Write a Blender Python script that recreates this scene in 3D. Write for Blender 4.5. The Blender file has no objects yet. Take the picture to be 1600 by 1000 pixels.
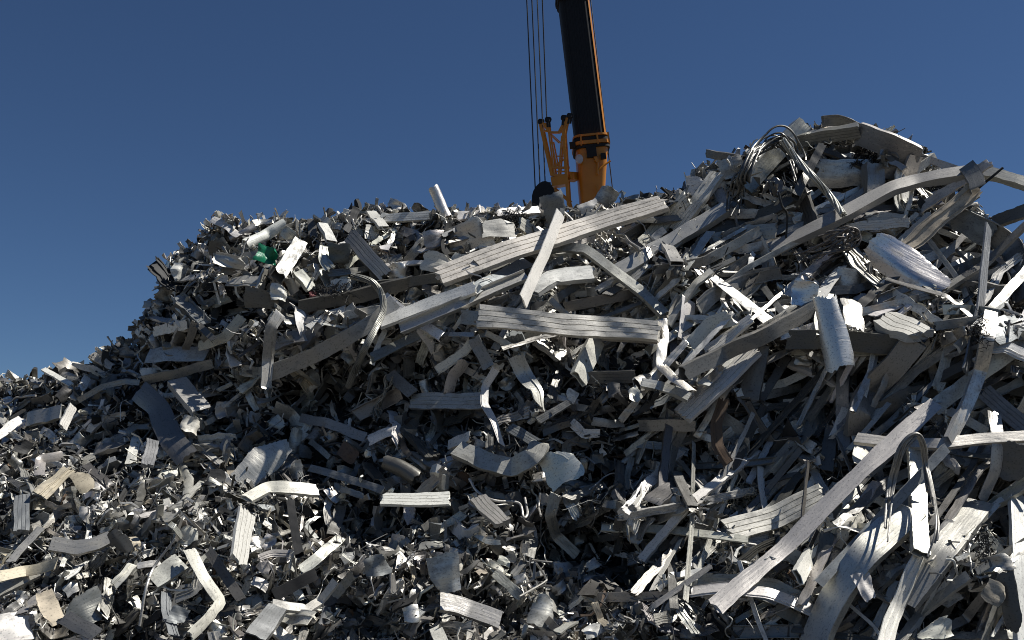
import bpy, math, random
import numpy as np
from mathutils import Vector, Matrix

random.seed(7)
RNG = np.random.default_rng(11)
R = math.radians
S = bpy.context.scene
COL = S.collection

# ------------------------------------------------------------------ camera, world, sun, exposure
CAM = np.array([0.0, 0.0, 1.7]); PITCH = R(10.0); FPX = 1537.0     # focal length in pixels of the 1600 px wide photograph
cd = bpy.data.cameras.new('camera'); cam = bpy.data.objects.new('camera', cd); COL.objects.link(cam)
cam.location = CAM; cam.rotation_euler = (R(90) + PITCH, 0, 0)
cd.sensor_width = 36.0; cd.lens = 36.0 * FPX / 1600.0; cd.clip_end = 3000.0
S.camera = cam
RIGHT = np.array([1.0, 0, 0]); FWD = np.array([0, math.cos(PITCH), math.sin(PITCH)]); UP = np.array([0, -math.sin(PITCH), math.cos(PITCH)])

SUN_EL, SUN_AZ = R(56), R(86)                                      # azimuth clockwise from +Y (away from the camera)
SUN = np.array([math.cos(SUN_EL) * math.sin(SUN_AZ), math.cos(SUN_EL) * math.cos(SUN_AZ), math.sin(SUN_EL)])
sd = bpy.data.lights.new('sun', 'SUN'); sd.energy = 5.0; sd.angle = R(0.5); sd.color = (1.0, 0.975, 0.93)
sun = bpy.data.objects.new('sun', sd); COL.objects.link(sun)
sun.rotation_euler = Vector(SUN).to_track_quat('Z', 'Y').to_euler(); sun.location = (20, 5, 40)

W = bpy.data.worlds.new('World'); S.world = W; W.use_nodes = True
wt = W.node_tree; wt.nodes.clear()
sky = wt.nodes.new('ShaderNodeTexSky'); sky.sky_type = 'NISHITA'; sky.sun_disc = False
sky.sun_elevation = SUN_EL; sky.sun_rotation = SUN_AZ
sky.altitude = 0; sky.air_density = 0.8; sky.dust_density = 0.0; sky.ozone_density = 10.0
bg = wt.nodes.new('ShaderNodeBackground'); bg.inputs['Strength'].default_value = 0.05
wo = wt.nodes.new('ShaderNodeOutputWorld')
wt.links.new(sky.outputs[0], bg.inputs[0]); wt.links.new(bg.outputs[0], wo.inputs[0])
S.view_settings.view_transform = 'Standard'; S.view_settings.look = 'None'
S.view_settings.exposure = 0.18; S.view_settings.gamma = 1.0
S.cycles.use_denoising = True; S.cycles.filter_width = 1.0
S.cycles.max_bounces = 6; S.cycles.diffuse_bounces = 2; S.cycles.glossy_bounces = 3

# ------------------------------------------------------------------ heap surface: distance from the camera for a direction (u, v)
RIDGE = np.array([(-400, 655), (-200, 625), (0, 611), (40, 606), (75, 598), (100, 597), (135, 590), (150, 572), (185, 554), (215, 538), (222, 516),
    (235, 496), (250, 476), (255, 446), (262, 421), (285, 406), (315, 392), (322, 370), (335, 356), (350, 358), (375, 364), (410, 354), (430, 356),
    (470, 361), (520, 352), (550, 345), (590, 338), (640, 345), (680, 346), (720, 342), (780, 340), (830, 338), (870, 342), (900, 344), (950, 336),
    (1000, 328), (1040, 320), (1065, 308), (1080, 290), (1110, 275), (1150, 262), (1180, 250), (1215, 235), (1245, 220), (1290, 212), (1340, 218),
    (1380, 222), (1430, 248), (1450, 268), (1500, 300), (1525, 345), (1545, 370), (1570, 385), (1600, 400), (1700, 410), (2000, 470)], float)
def ridge(u): return np.interp(u, RIDGE[:, 0], RIDGE[:, 1])

CP = np.array([(-350, 1150, 6.0), (-350, 900, 6.9), (-350, 700, 8.6), (0, 1050, 6.2), (400, 1050, 6.2), (800, 1050, 6.35), (1200, 1050, 6.2), (1600, 1050, 5.9),
    (1950, 1100, 5.7), (1950, 800, 6.4), (1950, 500, 7.6), (0, 900, 6.8), (400, 900, 6.8), (800, 900, 7.0), (1200, 900, 6.75), (1600, 900, 6.3),
    (0, 750, 7.8), (400, 750, 7.8), (800, 750, 7.6), (1200, 750, 7.35), (1600, 750, 6.85), (0, 620, 9.6), (200, 620, 8.8), (400, 620, 8.6),
    (600, 620, 8.35), (900, 620, 8.1), (1200, 620, 7.9), (1600, 620, 7.3), (250, 500, 9.2), (400, 500, 8.75), (600, 500, 8.5), (800, 500, 8.3),
    (1000, 500, 8.25), (1300, 500, 8.0), (1600, 500, 7.7), (260, 420, 9.4), (400, 420, 9.0), (700, 420, 8.9), (1000, 420, 8.75), (1300, 420, 8.35),
    (1600, 420, 8.1), (330, 345, 9.4), (600, 340, 9.7), (900, 330, 9.8), (1100, 330, 9.15), (1300, 330, 8.8), (1560, 345, 8.7),
    (1120, 260, 9.6), (1250, 250, 9.3), (1450, 250, 9.3), (1300, 190, 9.6), (1300, 100, 10.0), (600, 250, 10.2), (0, 550, 10.2), (0, 400, 11.0), (200, 450, 10.0)], float)
def _tps(r): return np.where(r > 0, r * r * np.log(np.maximum(r, 1e-9)), 0.0)
_X = CP[:, :2] / 500.0
_A = _tps(np.linalg.norm(_X[:, None] - _X[None], axis=2)) + np.eye(len(CP)) * 0.02
_Q = np.c_[np.ones(len(CP)), _X]
_M = np.block([[_A, _Q], [_Q.T, np.zeros((3, 3))]])
_C = np.linalg.solve(_M, np.r_[CP[:, 2], 0, 0, 0])
_WV = []
_g = np.random.default_rng(5)
for lam, amp, k in ((330, .10, 5), (170, .085, 7), (95, .065, 9), (52, .04, 9)):
    for _ in range(k):
        a = _g.uniform(0, math.pi); _WV.append((math.cos(a) * 2 * math.pi / lam, math.sin(a) * 2 * math.pi / lam, _g.uniform(0, 6.28), amp * 1.6 / math.sqrt(k)))
HOLES = [(365, 478, 55, 20, .55), (490, 610, 70, 42, .5), (545, 735, 60, 28, .35), (470, 700, 60, 34, .4), (1240, 600, 48, 60, .6), (880, 850, 70, 40, .35),
         (1180, 458, 60, 22, .45), (730, 660, 60, 30, .25), (350, 620, 24, 30, .2), (640, 560, 50, 26, .35), (960, 900, 50, 40, .3), (800, 610, 34, 24, .4),
         (1330, 600, 60, 40, .4), (1500, 420, 50, 30, .45), (640, 830, 60, 30, .25), (60, 800, 45, 20, .3), (1230, 770, 50, 40, .35), (1010, 580, 40, 24, .25),
         (1440, 590, 60, 26, .3), (960, 740, 60, 40, .3), (1060, 850, 60, 50, .3), (540, 800, 70, 34, .3), (1400, 800, 60, 60, .25), (1560, 800, 50, 60, .3)]
def depth(u, v):
    u = np.asarray(u, float); v = np.maximum(np.asarray(v, float), ridge(u) - 4)
    sh = u.shape; uu = u.ravel(); vv = v.ravel(); out = np.empty(uu.size)
    for s in range(0, uu.size, 20000):
        q = np.c_[uu[s:s + 20000], vv[s:s + 20000]] / 500.0
        out[s:s + 20000] = _tps(np.linalg.norm(q[:, None] - _X[None], axis=2)) @ _C[:-3] + _C[-3] + q @ _C[-2:]
    for kx, ky, ph, am in _WV: out += am * np.sin(kx * uu + ky * vv + ph)
    for cx, cy, rx, ry, am in HOLES: out += am * np.exp(-((uu - cx) / rx) ** 2 - ((vv - cy) / ry) ** 2)
    return out.reshape(sh)
def ray(u, v):
    u = np.asarray(u, float); v = np.asarray(v, float)
    return FWD + ((u - 800) / FPX)[..., None] * RIGHT + (-(v - 500) / FPX)[..., None] * UP
def at(u, v, d): return CAM + ray(u, v) * np.asarray(d, float)[..., None]
def surf(u, v, off=0.0): return at(u, v, depth(u, v) - off)
def proj(p):
    q = np.asarray(p, float) - CAM; z = q @ FWD
    return 800 + FPX * (q @ RIGHT) / z, 500 - FPX * (q @ UP) / z, z

# ------------------------------------------------------------------ materials
def nn(t, typ, **kw):
    n = t.nodes.new(typ)
    for k, v in kw.items():
        if k in n.inputs: n.inputs[k].default_value = v
        else: setattr(n, k, v)
    return n
def scrap_material():
    """tint / gloss attributes say what each piece is made of; scratches run along the piece, dirt and stains lie in patches."""
    m = bpy.data.materials.new('scrap_metal'); m.use_nodes = True; t = m.node_tree; L = t.links.new
    b = t.nodes['Principled BSDF']
    tint = nn(t, 'ShaderNodeAttribute', attribute_name='tint'); gl = nn(t, 'ShaderNodeAttribute', attribute_name='gloss'); pv = nn(t, 'ShaderNodeAttribute', attribute_name='puv')
    sep = nn(t, 'ShaderNodeSeparateXYZ'); L(gl.outputs['Vector'], sep.inputs[0])          # x metallic, y roughness, z dirtiness
    mp = nn(t, 'ShaderNodeMapping'); mp.inputs['Scale'].default_value = (3, 55, 7); L(pv.outputs['Vector'], mp.inputs[0])
    st = nn(t, 'ShaderNodeTexNoise', Scale=1.0, Detail=4.0, Roughness=.6); L(mp.outputs[0], st.inputs['Vector'])
    mp2 = nn(t, 'ShaderNodeMapping'); mp2.inputs['Scale'].default_value = (7, 11, 7); L(pv.outputs['Vector'], mp2.inputs[0])
    di = nn(t, 'ShaderNodeTexNoise', Scale=1.0, Detail=7.0, Roughness=.68); L(mp2.outputs[0], di.inputs['Vector'])
    mp3 = nn(t, 'ShaderNodeMapping'); mp3.inputs['Scale'].default_value = (70, 90, 7); L(pv.outputs['Vector'], mp3.inputs[0])
    fi = nn(t, 'ShaderNodeTexNoise', Scale=1.0, Detail=3.0); L(mp3.outputs[0], fi.inputs['Vector'])
    # streak multiplier
    r1 = nn(t, 'ShaderNodeMapRange'); L(st.outputs[0], r1.inputs[0]); r1.inputs[1].default_value = .3; r1.inputs[2].default_value = .7; r1.inputs[3].default_value = .93; r1.inputs[4].default_value = 1.04
    mx = nn(t, 'ShaderNodeVectorMath', operation='SCALE'); L(tint.outputs['Color'], mx.inputs[0]); L(r1.outputs[0], mx.inputs['Scale'])
    # dirt mask = smoothstep(noise + dirtiness)
    ad = nn(t, 'ShaderNodeMath', operation='ADD'); L(di.outputs[0], ad.inputs[0]); L(sep.outputs[2], ad.inputs[1])
    rm = nn(t, 'ShaderNodeMapRange', interpolation_type='SMOOTHSTEP'); L(ad.outputs[0], rm.inputs[0]); rm.inputs[1].default_value = .66; rm.inputs[2].default_value = .94
    fm = nn(t, 'ShaderNodeMath', operation='MULTIPLY'); L(rm.outputs[0], fm.inputs[0]); fm.inputs[1].default_value = .6
    dc = nn(t, 'ShaderNodeMixRGB'); L(fi.outputs[0], dc.inputs[0]); dc.inputs[1].default_value = (.03, .03, .029, 1); dc.inputs[2].default_value = (.14, .137, .13, 1)
    mix = nn(t, 'ShaderNodeMixRGB'); L(fm.outputs[0], mix.inputs[0]); L(mx.outputs[0], mix.inputs[1]); L(dc.outputs[0], mix.inputs[2])
    # fine dark scuffs
    sc = nn(t, 'ShaderNodeMapRange'); L(fi.outputs[0], sc.inputs[0]); sc.inputs[1].default_value = .30; sc.inputs[2].default_value = .44; sc.inputs[3].default_value = .55; sc.inputs[4].default_value = 1.0
    mz = nn(t, 'ShaderNodeVectorMath', operation='SCALE'); L(mix.outputs[0], mz.inputs[0]); L(sc.outputs[0], mz.inputs['Scale'])
    L(mz.outputs[0], b.inputs['Base Color'])
    mm = nn(t, 'ShaderNodeMath', operation='SUBTRACT'); L(sep.outputs[0], mm.inputs[0]); L(fm.outputs[0], mm.inputs[1]); mm.use_clamp = True
    L(mm.outputs[0], b.inputs['Metallic'])
    rr = nn(t, 'ShaderNodeMath', operation='MULTIPLY_ADD'); L(st.outputs[0], rr.inputs[0]); rr.inputs[1].default_value = .22; L(sep.outputs[1], rr.inputs[2])
    r2 = nn(t, 'ShaderNodeMath', operation='MULTIPLY_ADD'); L(fm.outputs[0], r2.inputs[0]); r2.inputs[1].default_value = .3; L(rr.outputs[0], r2.inputs[2]); r2.use_clamp = True
    L(r2.outputs[0], b.inputs['Roughness'])
    bu = nn(t, 'ShaderNodeBump', Strength=.35, Distance=.006); 
    hs = nn(t, 'ShaderNodeMath', operation='MULTIPLY_ADD'); L(di.outputs[0], hs.inputs[0]); hs.inputs[1].default_value = 1.2; L(st.outputs[0], hs.inputs[2])
    L(hs.outputs[0], bu.inputs['Height']); L(bu.outputs[0], b.inputs['Normal'])
    return m
SCRAP = scrap_material()
def simple(name, c1, c2, rough, metal=0.0, scale=6.0, bump=.2):
    m = bpy.data.materials.new(name); m.use_nodes = True; t = m.node_tree; L = t.links.new; b = t.nodes['Principled BSDF']
    tc = nn(t, 'ShaderNodeTexCoord'); n = nn(t, 'ShaderNodeTexNoise', Scale=scale, Detail=6.0, Roughness=.65); L(tc.outputs['Object'], n.inputs['Vector'])
    rp = nn(t, 'ShaderNodeMapRange'); L(n.outputs[0], rp.inputs[0]); rp.inputs[1].default_value = .35; rp.inputs[2].default_value = .68
    mx = nn(t, 'ShaderNodeMixRGB'); L(rp.outputs[0], mx.inputs[0]); mx.inputs[1].default_value = (*c1, 1); mx.inputs[2].default_value = (*c2, 1); L(mx.outputs[0], b.inputs['Base Color'])
    b.inputs['Roughness'].default_value = rough; b.inputs['Metallic'].default_value = metal
    bu = nn(t, 'ShaderNodeBump', Strength=bump, Distance=.02); L(n.outputs[0], bu.inputs['Height']); L(bu.outputs[0], b.inputs['Normal'])
    return m
M_CORE = simple('core_gap_shade', (.012, .012, .012), (.045, .043, .04), .9, scale=9, bump=.8)  # near-black colour stands in for the shade between the pieces
M_GROUND = simple('yard_ground', (.05, .045, .04), (.11, .10, .085), .95, scale=1.3, bump=.6)
M_ORANGE = simple('crane_orange_paint', (.46, .165, .008), (.53, .20, .011), .40, scale=3, bump=.03)
M_BLACK = simple('crane_black_paint', (.006, .006, .0065), (.012, .012, .012), .8, scale=5, bump=.05)
M_ROPE = simple('steel_rope', (.012, .012, .014), (.03, .03, .03), .6, scale=30, bump=.3)
M_LAMP = simple('lamp_glass', (.35, .36, .36), (.5, .5, .5), .25, scale=8, bump=.05)
M_GREEN = simple('green_plastic', (.004, .13, .06), (.008, .24, .115), .35, scale=14, bump=.5)
M_RUBBER = simple('black_rubber', (.010, .010, .010), (.03, .03, .028), .75, scale=25, bump=.5)

TONES = {  # colour of the stuff itself, metallic, roughness, dirtiness
    'w': ((.74, .733, .71), 0.05, .32, .14), 'c': ((.70, .685, .63), 0.0, .34, .18), 'g': ((.30, .297, .288), .6, .26, .15),
    'l': ((.52, .513, .495), .55, .27, .16), 's': ((.60, .59, .57), .85, .33, .18), 'a': ((.74, .74, .73), 1.0, .27, .12),
    'd': ((.15, .147, .14), .55, .30, .15), 'k': ((.022, .022, .022), 0.0, .6, .1), 'b': ((.27, .285, .30), .45, .36, .14),
    'y': ((.54, .48, .38), 0.0, .5, .22), 'r': ((.13, .085, .055), 0.0, .6, .2), 'm': ((.25, .07, .07), 0.0, .6, .2)}
WORDS = {'w': 'white', 'c': 'cream', 'g': 'grey', 'l': 'pale grey', 's': 'satin silver', 'a': 'bright silver', 'd': 'dark grey', 'k': 'black', 'b': 'blue-grey', 'y': 'stained yellowish', 'r': 'brown', 'm': 'dark red'}

# ------------------------------------------------------------------ mesh building
class Geo:
    def __init__(s): s.v = []; s.f = []; s.uv = []; s.n = 0
    def add(s, v, f, uv):
        v = np.asarray(v, float).reshape(-1, 3)
        s.v.append(v); s.uv.append(np.asarray(uv, float).reshape(-1, 3)); s.f += [tuple(int(i) + s.n for i in q) for q in f]; s.n += len(v)
        return s
    def arr(s): return np.concatenate(s.v), s.f, np.concatenate(s.uv)
def attr(me, name, typ, data):
    a = me.attributes.new(name, typ, 'POINT')
    a.data.foreach_set('color' if typ == 'FLOAT_COLOR' else 'vector', np.ascontiguousarray(data, np.float32).ravel())
def tone_of(tone, rng):
    c, me, ro, di = TONES[tone]; k = rng.uniform(.82, 1.12)
    c = np.clip(np.array(c) * k * (1 + rng.normal(0, .012, 3)) * np.array([1.03, 1.0, .93]), .005, .85)
    return c, np.array([me, np.clip(ro + rng.uniform(-.06, .1), .12, .8), di + rng.uniform(-.06, .10)])
def link_mesh(name, v, f, uv, mat, tone=None, parent=None, smooth=35, origin=None, rng=RNG):
    v = np.asarray(v, float); o0 = v.mean(0) if origin is None else np.asarray(origin, float)
    me = bpy.data.meshes.new(name); me.from_pydata((v - o0).tolist(), [], f)
    if tone is not None:
        c, g = tone_of(tone, rng); n = len(v)
        attr(me, 'tint', 'FLOAT_COLOR', np.tile(np.r_[c, 1.0], (n, 1))); attr(me, 'gloss', 'FLOAT_VECTOR', np.tile(g, (n, 1)))
        uv = np.array(uv, float); uv[:, 2] += rng.uniform(0, 50); attr(me, 'puv', 'FLOAT_VECTOR', uv)
    me.materials.append(mat); me.shade_smooth(); me.set_sharp_from_angle(angle=R(smooth)); me.update()
    o = bpy.data.objects.new(name, me); COL.objects.link(o); o.location = o0
    if parent is not None: o.parent = parent; o.matrix_parent_inverse = Matrix.Translation(-Vector(parent.location))
    return o
def tag(o, label=None, cat=None, group=None, kind=None):
    for k, v in (('label', label), ('category', cat), ('group', group), ('kind', kind or 'thing')):
        if v: o[k] = v
    return o
def nrmz(a): return a / np.maximum(np.linalg.norm(a, axis=-1, keepdims=True), 1e-12)

# cross-sections: closed loops of (across, along normal); the face at +normal is the one turned to the viewer
def sec_box(w, h): return np.array([(x * w, .5 * h) for x in (-.5, -.25, 0, .25, .5)] + [(x * w, -.5 * h) for x in (.5, .25, 0, -.25, -.5)])
def sec_rib(w, h, k=3):
    g = .018 * w; e = min(.04 * w, .25 * h); top = [(-.5 * w, .5 * h)]
    for i in range(k):
        x = -.5 * w + w * (i + 1) / (k + 1)
        top += [(x - g, .5 * h), (x - g * .6, .5 * h - e), (x + g * .6, .5 * h - e), (x + g, .5 * h)]
    top.append((.5 * w, .5 * h)); bot = [(-x, -y) for x, y in top]
    return np.array(top + bot)
def sec_chan(w, h, t):
    a = .5 * w; return np.array([(-a, .5 * h), (a, .5 * h), (a, -.5 * h), (a - t, -.5 * h), (a - t, .5 * h - t), (-a + t, .5 * h - t), (-a + t, -.5 * h), (-a, -.5 * h)])
def sec_ang(w, h, t):
    a = .5 * w; return np.array([(-a, .5 * h), (a, .5 * h), (a, .5 * h - t), (-a + t, .5 * h - t), (-a + t, -.5 * h), (-a, -.5 * h)])
def sec_flat(w, t, curl=0.0, k=5):
    xs = np.linspace(-.5, .5, k); y = -curl * w * (xs * 2) ** 2 * .5
    return np.array([(x * w, q + t * .5) for x, q in zip(xs, y)] + [(x * w, q - t * .5) for x, q in zip(xs[::-1], y[::-1])])
def sec_prof(w, h, rng):
    """thin extruded profile: a web with lips and a few raised ribs on its face"""
    t = max(.05 * w, .003); xs = sorted(rng.uniform(-.36, .36, int(rng.integers(1, 4)))); top = [(-.5, h * rng.uniform(.3, 1)), (-.5 + .05, h * .4), (-.5 + .05, 0)]
    for x in xs: top += [(x - .035, 0), (x - .03, .07), (x + .03, .07), (x + .035, 0)]
    e = h * rng.uniform(.2, .9); top += [(.45, 0), (.45, e), (.5, e)]
    L_ = [(x * w, y * w if y < .08 else y) for x, y in top]; return np.array(L_ + [(.5 * w, -t), (-.5 * w, -t)])
def sec_round(w, h, k=14):
    a = np.linspace(0, 2 * math.pi, k, endpoint=False); return np.c_[.5 * w * np.sin(a), .5 * h * np.cos(a)]

def resample(P, step, smooth=3):
    P = np.asarray(P, float); seg = np.linalg.norm(np.diff(P, axis=0), axis=1); s = np.r_[0, np.cumsum(seg)]
    n = int(np.clip(round(s[-1] / max(step, 1e-6)), 6, 46)); q = np.linspace(0, s[-1], n + 1)
    out = np.stack([np.interp(q, s, P[:, i]) for i in range(3)], 1)
    if len(P) > 2:
        for _ in range(smooth):
            o2 = out.copy(); o2[1:-1] = .25 * out[:-2] + .5 * out[1:-1] + .25 * out[2:]; out = o2
    return out
def sweep(path, nrm, loop, geo, rng, inner=None, crush=.0, rag=.0, wv=.0, hv=None):
    n = len(path); t = np.gradient(path, axis=0); t = nrmz(t); nrm = nrmz(nrm - (nrm * t).sum(1, keepdims=True) * t); side = np.cross(nrm, t)
    s = np.r_[0, np.cumsum(np.linalg.norm(np.diff(path, axis=0), axis=1))]
    def wob(a, k):
        x = np.linspace(0, 1, n); return a * sum(np.sin(x * f * 6.283 * k + rng.uniform(0, 6.28)) for f in (.7, 1.6, 2.9)) / 2
    ws = 1 + wob(wv, 1); hs = np.clip(1 + wob(crush, 1.2), .25, 1.6)
    if hv is not None: hs = hs * hv
    K = len(loop); wmax = np.abs(loop[:, 0]).max() * 2
    def ring(lp, jit):
        V = path[:, None] + side[:, None] * (lp[None, :, 0] * ws[:, None])[..., None] + nrm[:, None] * (lp[None, :, 1] * hs[:, None])[..., None]
        if jit is not None:
            V[0] -= t[0] * jit[0][:, None]; V[-1] += t[-1] * jit[1][:, None]
        return V
    jit = None
    if rag > 0:
        def one():
            sl = rng.normal(0, rag * .5); base = loop[:, 0] * sl + rng.normal(0, rag * wmax * .34, K); return base
        jit = (one(), one())
    V = ring(loop, jit); uv = np.zeros((n, K, 3)); uv[..., 0] = s[:, None]; per = np.r_[0, np.cumsum(np.linalg.norm(np.diff(loop, axis=0), axis=1))]; uv[..., 1] = per[None]
    F = []; idx = np.arange(n * K).reshape(n, K)
    for i in range(n - 1):
        a = idx[i]; b = idx[i + 1]
        for k in range(K): F.append((a[k], b[k], b[(k + 1) % K], a[(k + 1) % K]))
    if inner is None:
        F.append(tuple(idx[0])); F.append(tuple(idx[-1][::-1])); geo.add(V, F, uv)
    else:
        V2 = ring(inner, jit); o = n * K
        for i in range(n - 1):
            for k in range(K):
                k2 = (k + 1) % K; F.append((o + idx[i, k], o + idx[i, k2], o + idx[i + 1, k2], o + idx[i + 1, k]))
        for k in range(K):
            k2 = (k + 1) % K
            F.append((idx[0, k], idx[0, k2], o + idx[0, k2], o + idx[0, k])); F.append((idx[-1, k2], idx[-1, k], o + idx[-1, k], o + idx[-1, k2]))
        geo.add(np.concatenate([V.reshape(-1, 3), V2.reshape(-1, 3)]), F, np.concatenate([uv.reshape(-1, 3), uv.reshape(-1, 3)]))
    return geo
def buckle(V, W_, amp, rng):
    """sharp dents and folds: sums of ridged waves in random directions, pushed along random directions"""
    for f in (.35, .8, 1.7, 3.2):
        d = nrmz(rng.normal(0, 1, 3)); p = V @ nrmz(rng.normal(0, 1, 3)) * (f * 3.0 / max(W_, .01)) + rng.uniform(0, 6.28)
        V = V + d * ((np.abs(np.sin(p)) - .5) * amp * W_ / (.6 + f))[:, None]
    return V
def view_frames(path, roll0, twist, rng, noise=5):
    """normals turned to the viewer, then rolled towards the sun by roll degrees"""
    t = nrmz(np.gradient(path, axis=0)); n0 = nrmz(CAM - path); n0 = nrmz(n0 - (n0 * t).sum(1, keepdims=True) * t); b = np.cross(t, n0)
    if (b.mean(0) @ SUN) < 0: b = -b
    for i in range(1, len(b)):
        if b[i] @ b[i - 1] < 0: b[i] = -b[i]
    x = np.linspace(0, 1, len(path)); a = roll0 + twist * (x - .5) + noise * np.sin(x * rng.uniform(2, 6) + rng.uniform(0, 6))
    a = np.radians(a)[:, None]; return np.cos(a) * n0 + np.sin(a) * b
def tube_path(path, r, geo, k=6, taper=None):
    path = np.asarray(path, float); t = nrmz(np.gradient(path, axis=0)); ref = np.array([.3, -.8, .5]); n = nrmz(np.cross(t, ref)); b = np.cross(t, n)
    a = np.linspace(0, 2 * math.pi, k, endpoint=False); rr = np.full(len(path), r) if taper is None else r * taper
    V = path[:, None] + rr[:, None, None] * (n[:, None] * np.cos(a)[None, :, None] + b[:, None] * np.sin(a)[None, :, None])
    s = np.r_[0, np.cumsum(np.linalg.norm(np.diff(path, axis=0), axis=1))]; uv = np.zeros((len(path), k, 3)); uv[..., 0] = s[:, None]; uv[..., 1] = (a * r)[None]
    idx = np.arange(len(path) * k).reshape(-1, k); F = []
    for i in range(len(path) - 1):
        for j in range(k): F.append((idx[i, j], idx[i, (j + 1) % k], idx[i + 1, (j + 1) % k], idx[i + 1, j]))
    F.append(tuple(idx[0][::-1])); F.append(tuple(idx[-1])); geo.add(V, F, uv)
def smooth_curve(P, n):
    P = np.asarray(P, float); Q = np.vstack([2 * P[0] - P[1], P, 2 * P[-1] - P[-2]]); out = []
    for i in range(len(P) - 1):
        p0, p1, p2, p3 = Q[i:i + 4]
        for x in np.linspace(0, 1, n, endpoint=False):
            out.append(.5 * (2 * p1 + (p2 - p0) * x + (2 * p0 - 5 * p1 + 4 * p2 - p3) * x * x + (3 * p1 - p0 - 3 * p2 + p3) * x ** 3))
    out.append(P[-1]); return np.array(out)
def sheet_geo(W_, H_, rng, bend=0.0, crumple=.25, thick=.004, nu=12, nv=10, ragged=.12, fold=1):
    """a torn, dented and folded sheet in its own frame (x across, y up, z towards the viewer)"""
    U, V = np.meshgrid(np.linspace(-.5, .5, nu), np.linspace(-.5, .5, nv), indexing='ij')
    x = U * W_; y = V * H_; L_ = max(W_, H_); z = np.zeros_like(x)
    ed = np.maximum(np.abs(U), np.abs(V)) * 2
    cut = [(rng.uniform(0, 6.28), rng.uniform(.38, .62)) for _ in range(3)]
    for a, c0 in cut:
        nx, ny = math.cos(a), math.sin(a); d = np.maximum((U * nx + V * ny) - c0, 0); x = x - nx * d * W_; y = y - ny * d * H_
    x = x + rng.normal(0, ragged * W_ * .10, x.shape) * (np.abs(U) > .49) + .12 * W_ * np.sin(V * rng.uniform(3, 9) + rng.uniform(0, 6)) * np.sign(U) * ragged * 4 * np.abs(U)
    y = y + rng.normal(0, ragged * H_ * .10, y.shape) * (np.abs(V) > .49) + .12 * H_ * np.sin(U * rng.uniform(3, 9) + rng.uniform(0, 6)) * np.sign(V) * ragged * 4 * np.abs(V)
    for _ in range(int(4 + 8 * crumple)):                           # sharp creases
        a = rng.uniform(0, 6.28); d = (U * math.cos(a) + V * math.sin(a)) + rng.uniform(-.4, .4); z = z + crumple * L_ * rng.uniform(.10, .42) * np.abs(d) * rng.choice([-1, 1])
    for _ in range(4):
        a = rng.uniform(0, 6.28); z = z + crumple * L_ * .05 * np.sin((U * math.cos(a) + V * math.sin(a)) * rng.uniform(5, 13) + rng.uniform(0, 6))
    if bend:
        th = R(bend); rad = W_ / th; ang = x / rad; x, z = (rad - 0 * z) * np.sin(ang) + z * np.sin(ang), z * np.cos(ang) + rad * (np.cos(ang) - 1)
    for _ in range(fold):                                           # one hard fold
        a = rng.uniform(0, 6.28); c0 = rng.uniform(.15, .35) * L_; nx, ny = math.cos(a), math.sin(a); d = x * nx + y * ny - c0; q = rng.uniform(.5, 1.5) * rng.choice([-1, 1]); k = d > 0
        x = np.where(k, x - nx * d * (1 - math.cos(q)), x); y = np.where(k, y - ny * d * (1 - math.cos(q)), y); z = np.where(k, z + d * math.sin(q), z)
    P = np.stack([x, y, z], -1); gx = np.gradient(P, axis=0); gy = np.gradient(P, axis=1); N = nrmz(np.cross(gx, gy))
    T = P + N * thick * .5; B = P - N * thick * .5; m = nu * nv; id_ = np.arange(m).reshape(nu, nv); F = []
    for i in range(nu - 1):
        for j in range(nv - 1):
            a, b, c, d = id_[i, j], id_[i + 1, j], id_[i + 1, j + 1], id_[i, j + 1]; F.append((a, b, c, d)); F.append((m + d, m + c, m + b, m + a))
    rim = [id_[i, 0] for i in range(nu)] + [id_[-1, j] for j in range(1, nv)] + [id_[i, -1] for i in range(nu - 2, -1, -1)] + [id_[0, j] for j in range(nv - 2, 0, -1)]
    for a, b in zip(rim, rim[1:] + rim[:1]): F.append((b, a, m + a, m + b))
    uv = np.stack([U * W_, V * H_, 0 * U], -1).reshape(-1, 3)
    return np.concatenate([T.reshape(-1, 3), B.reshape(-1, 3)]), F, np.concatenate([uv, uv])
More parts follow.
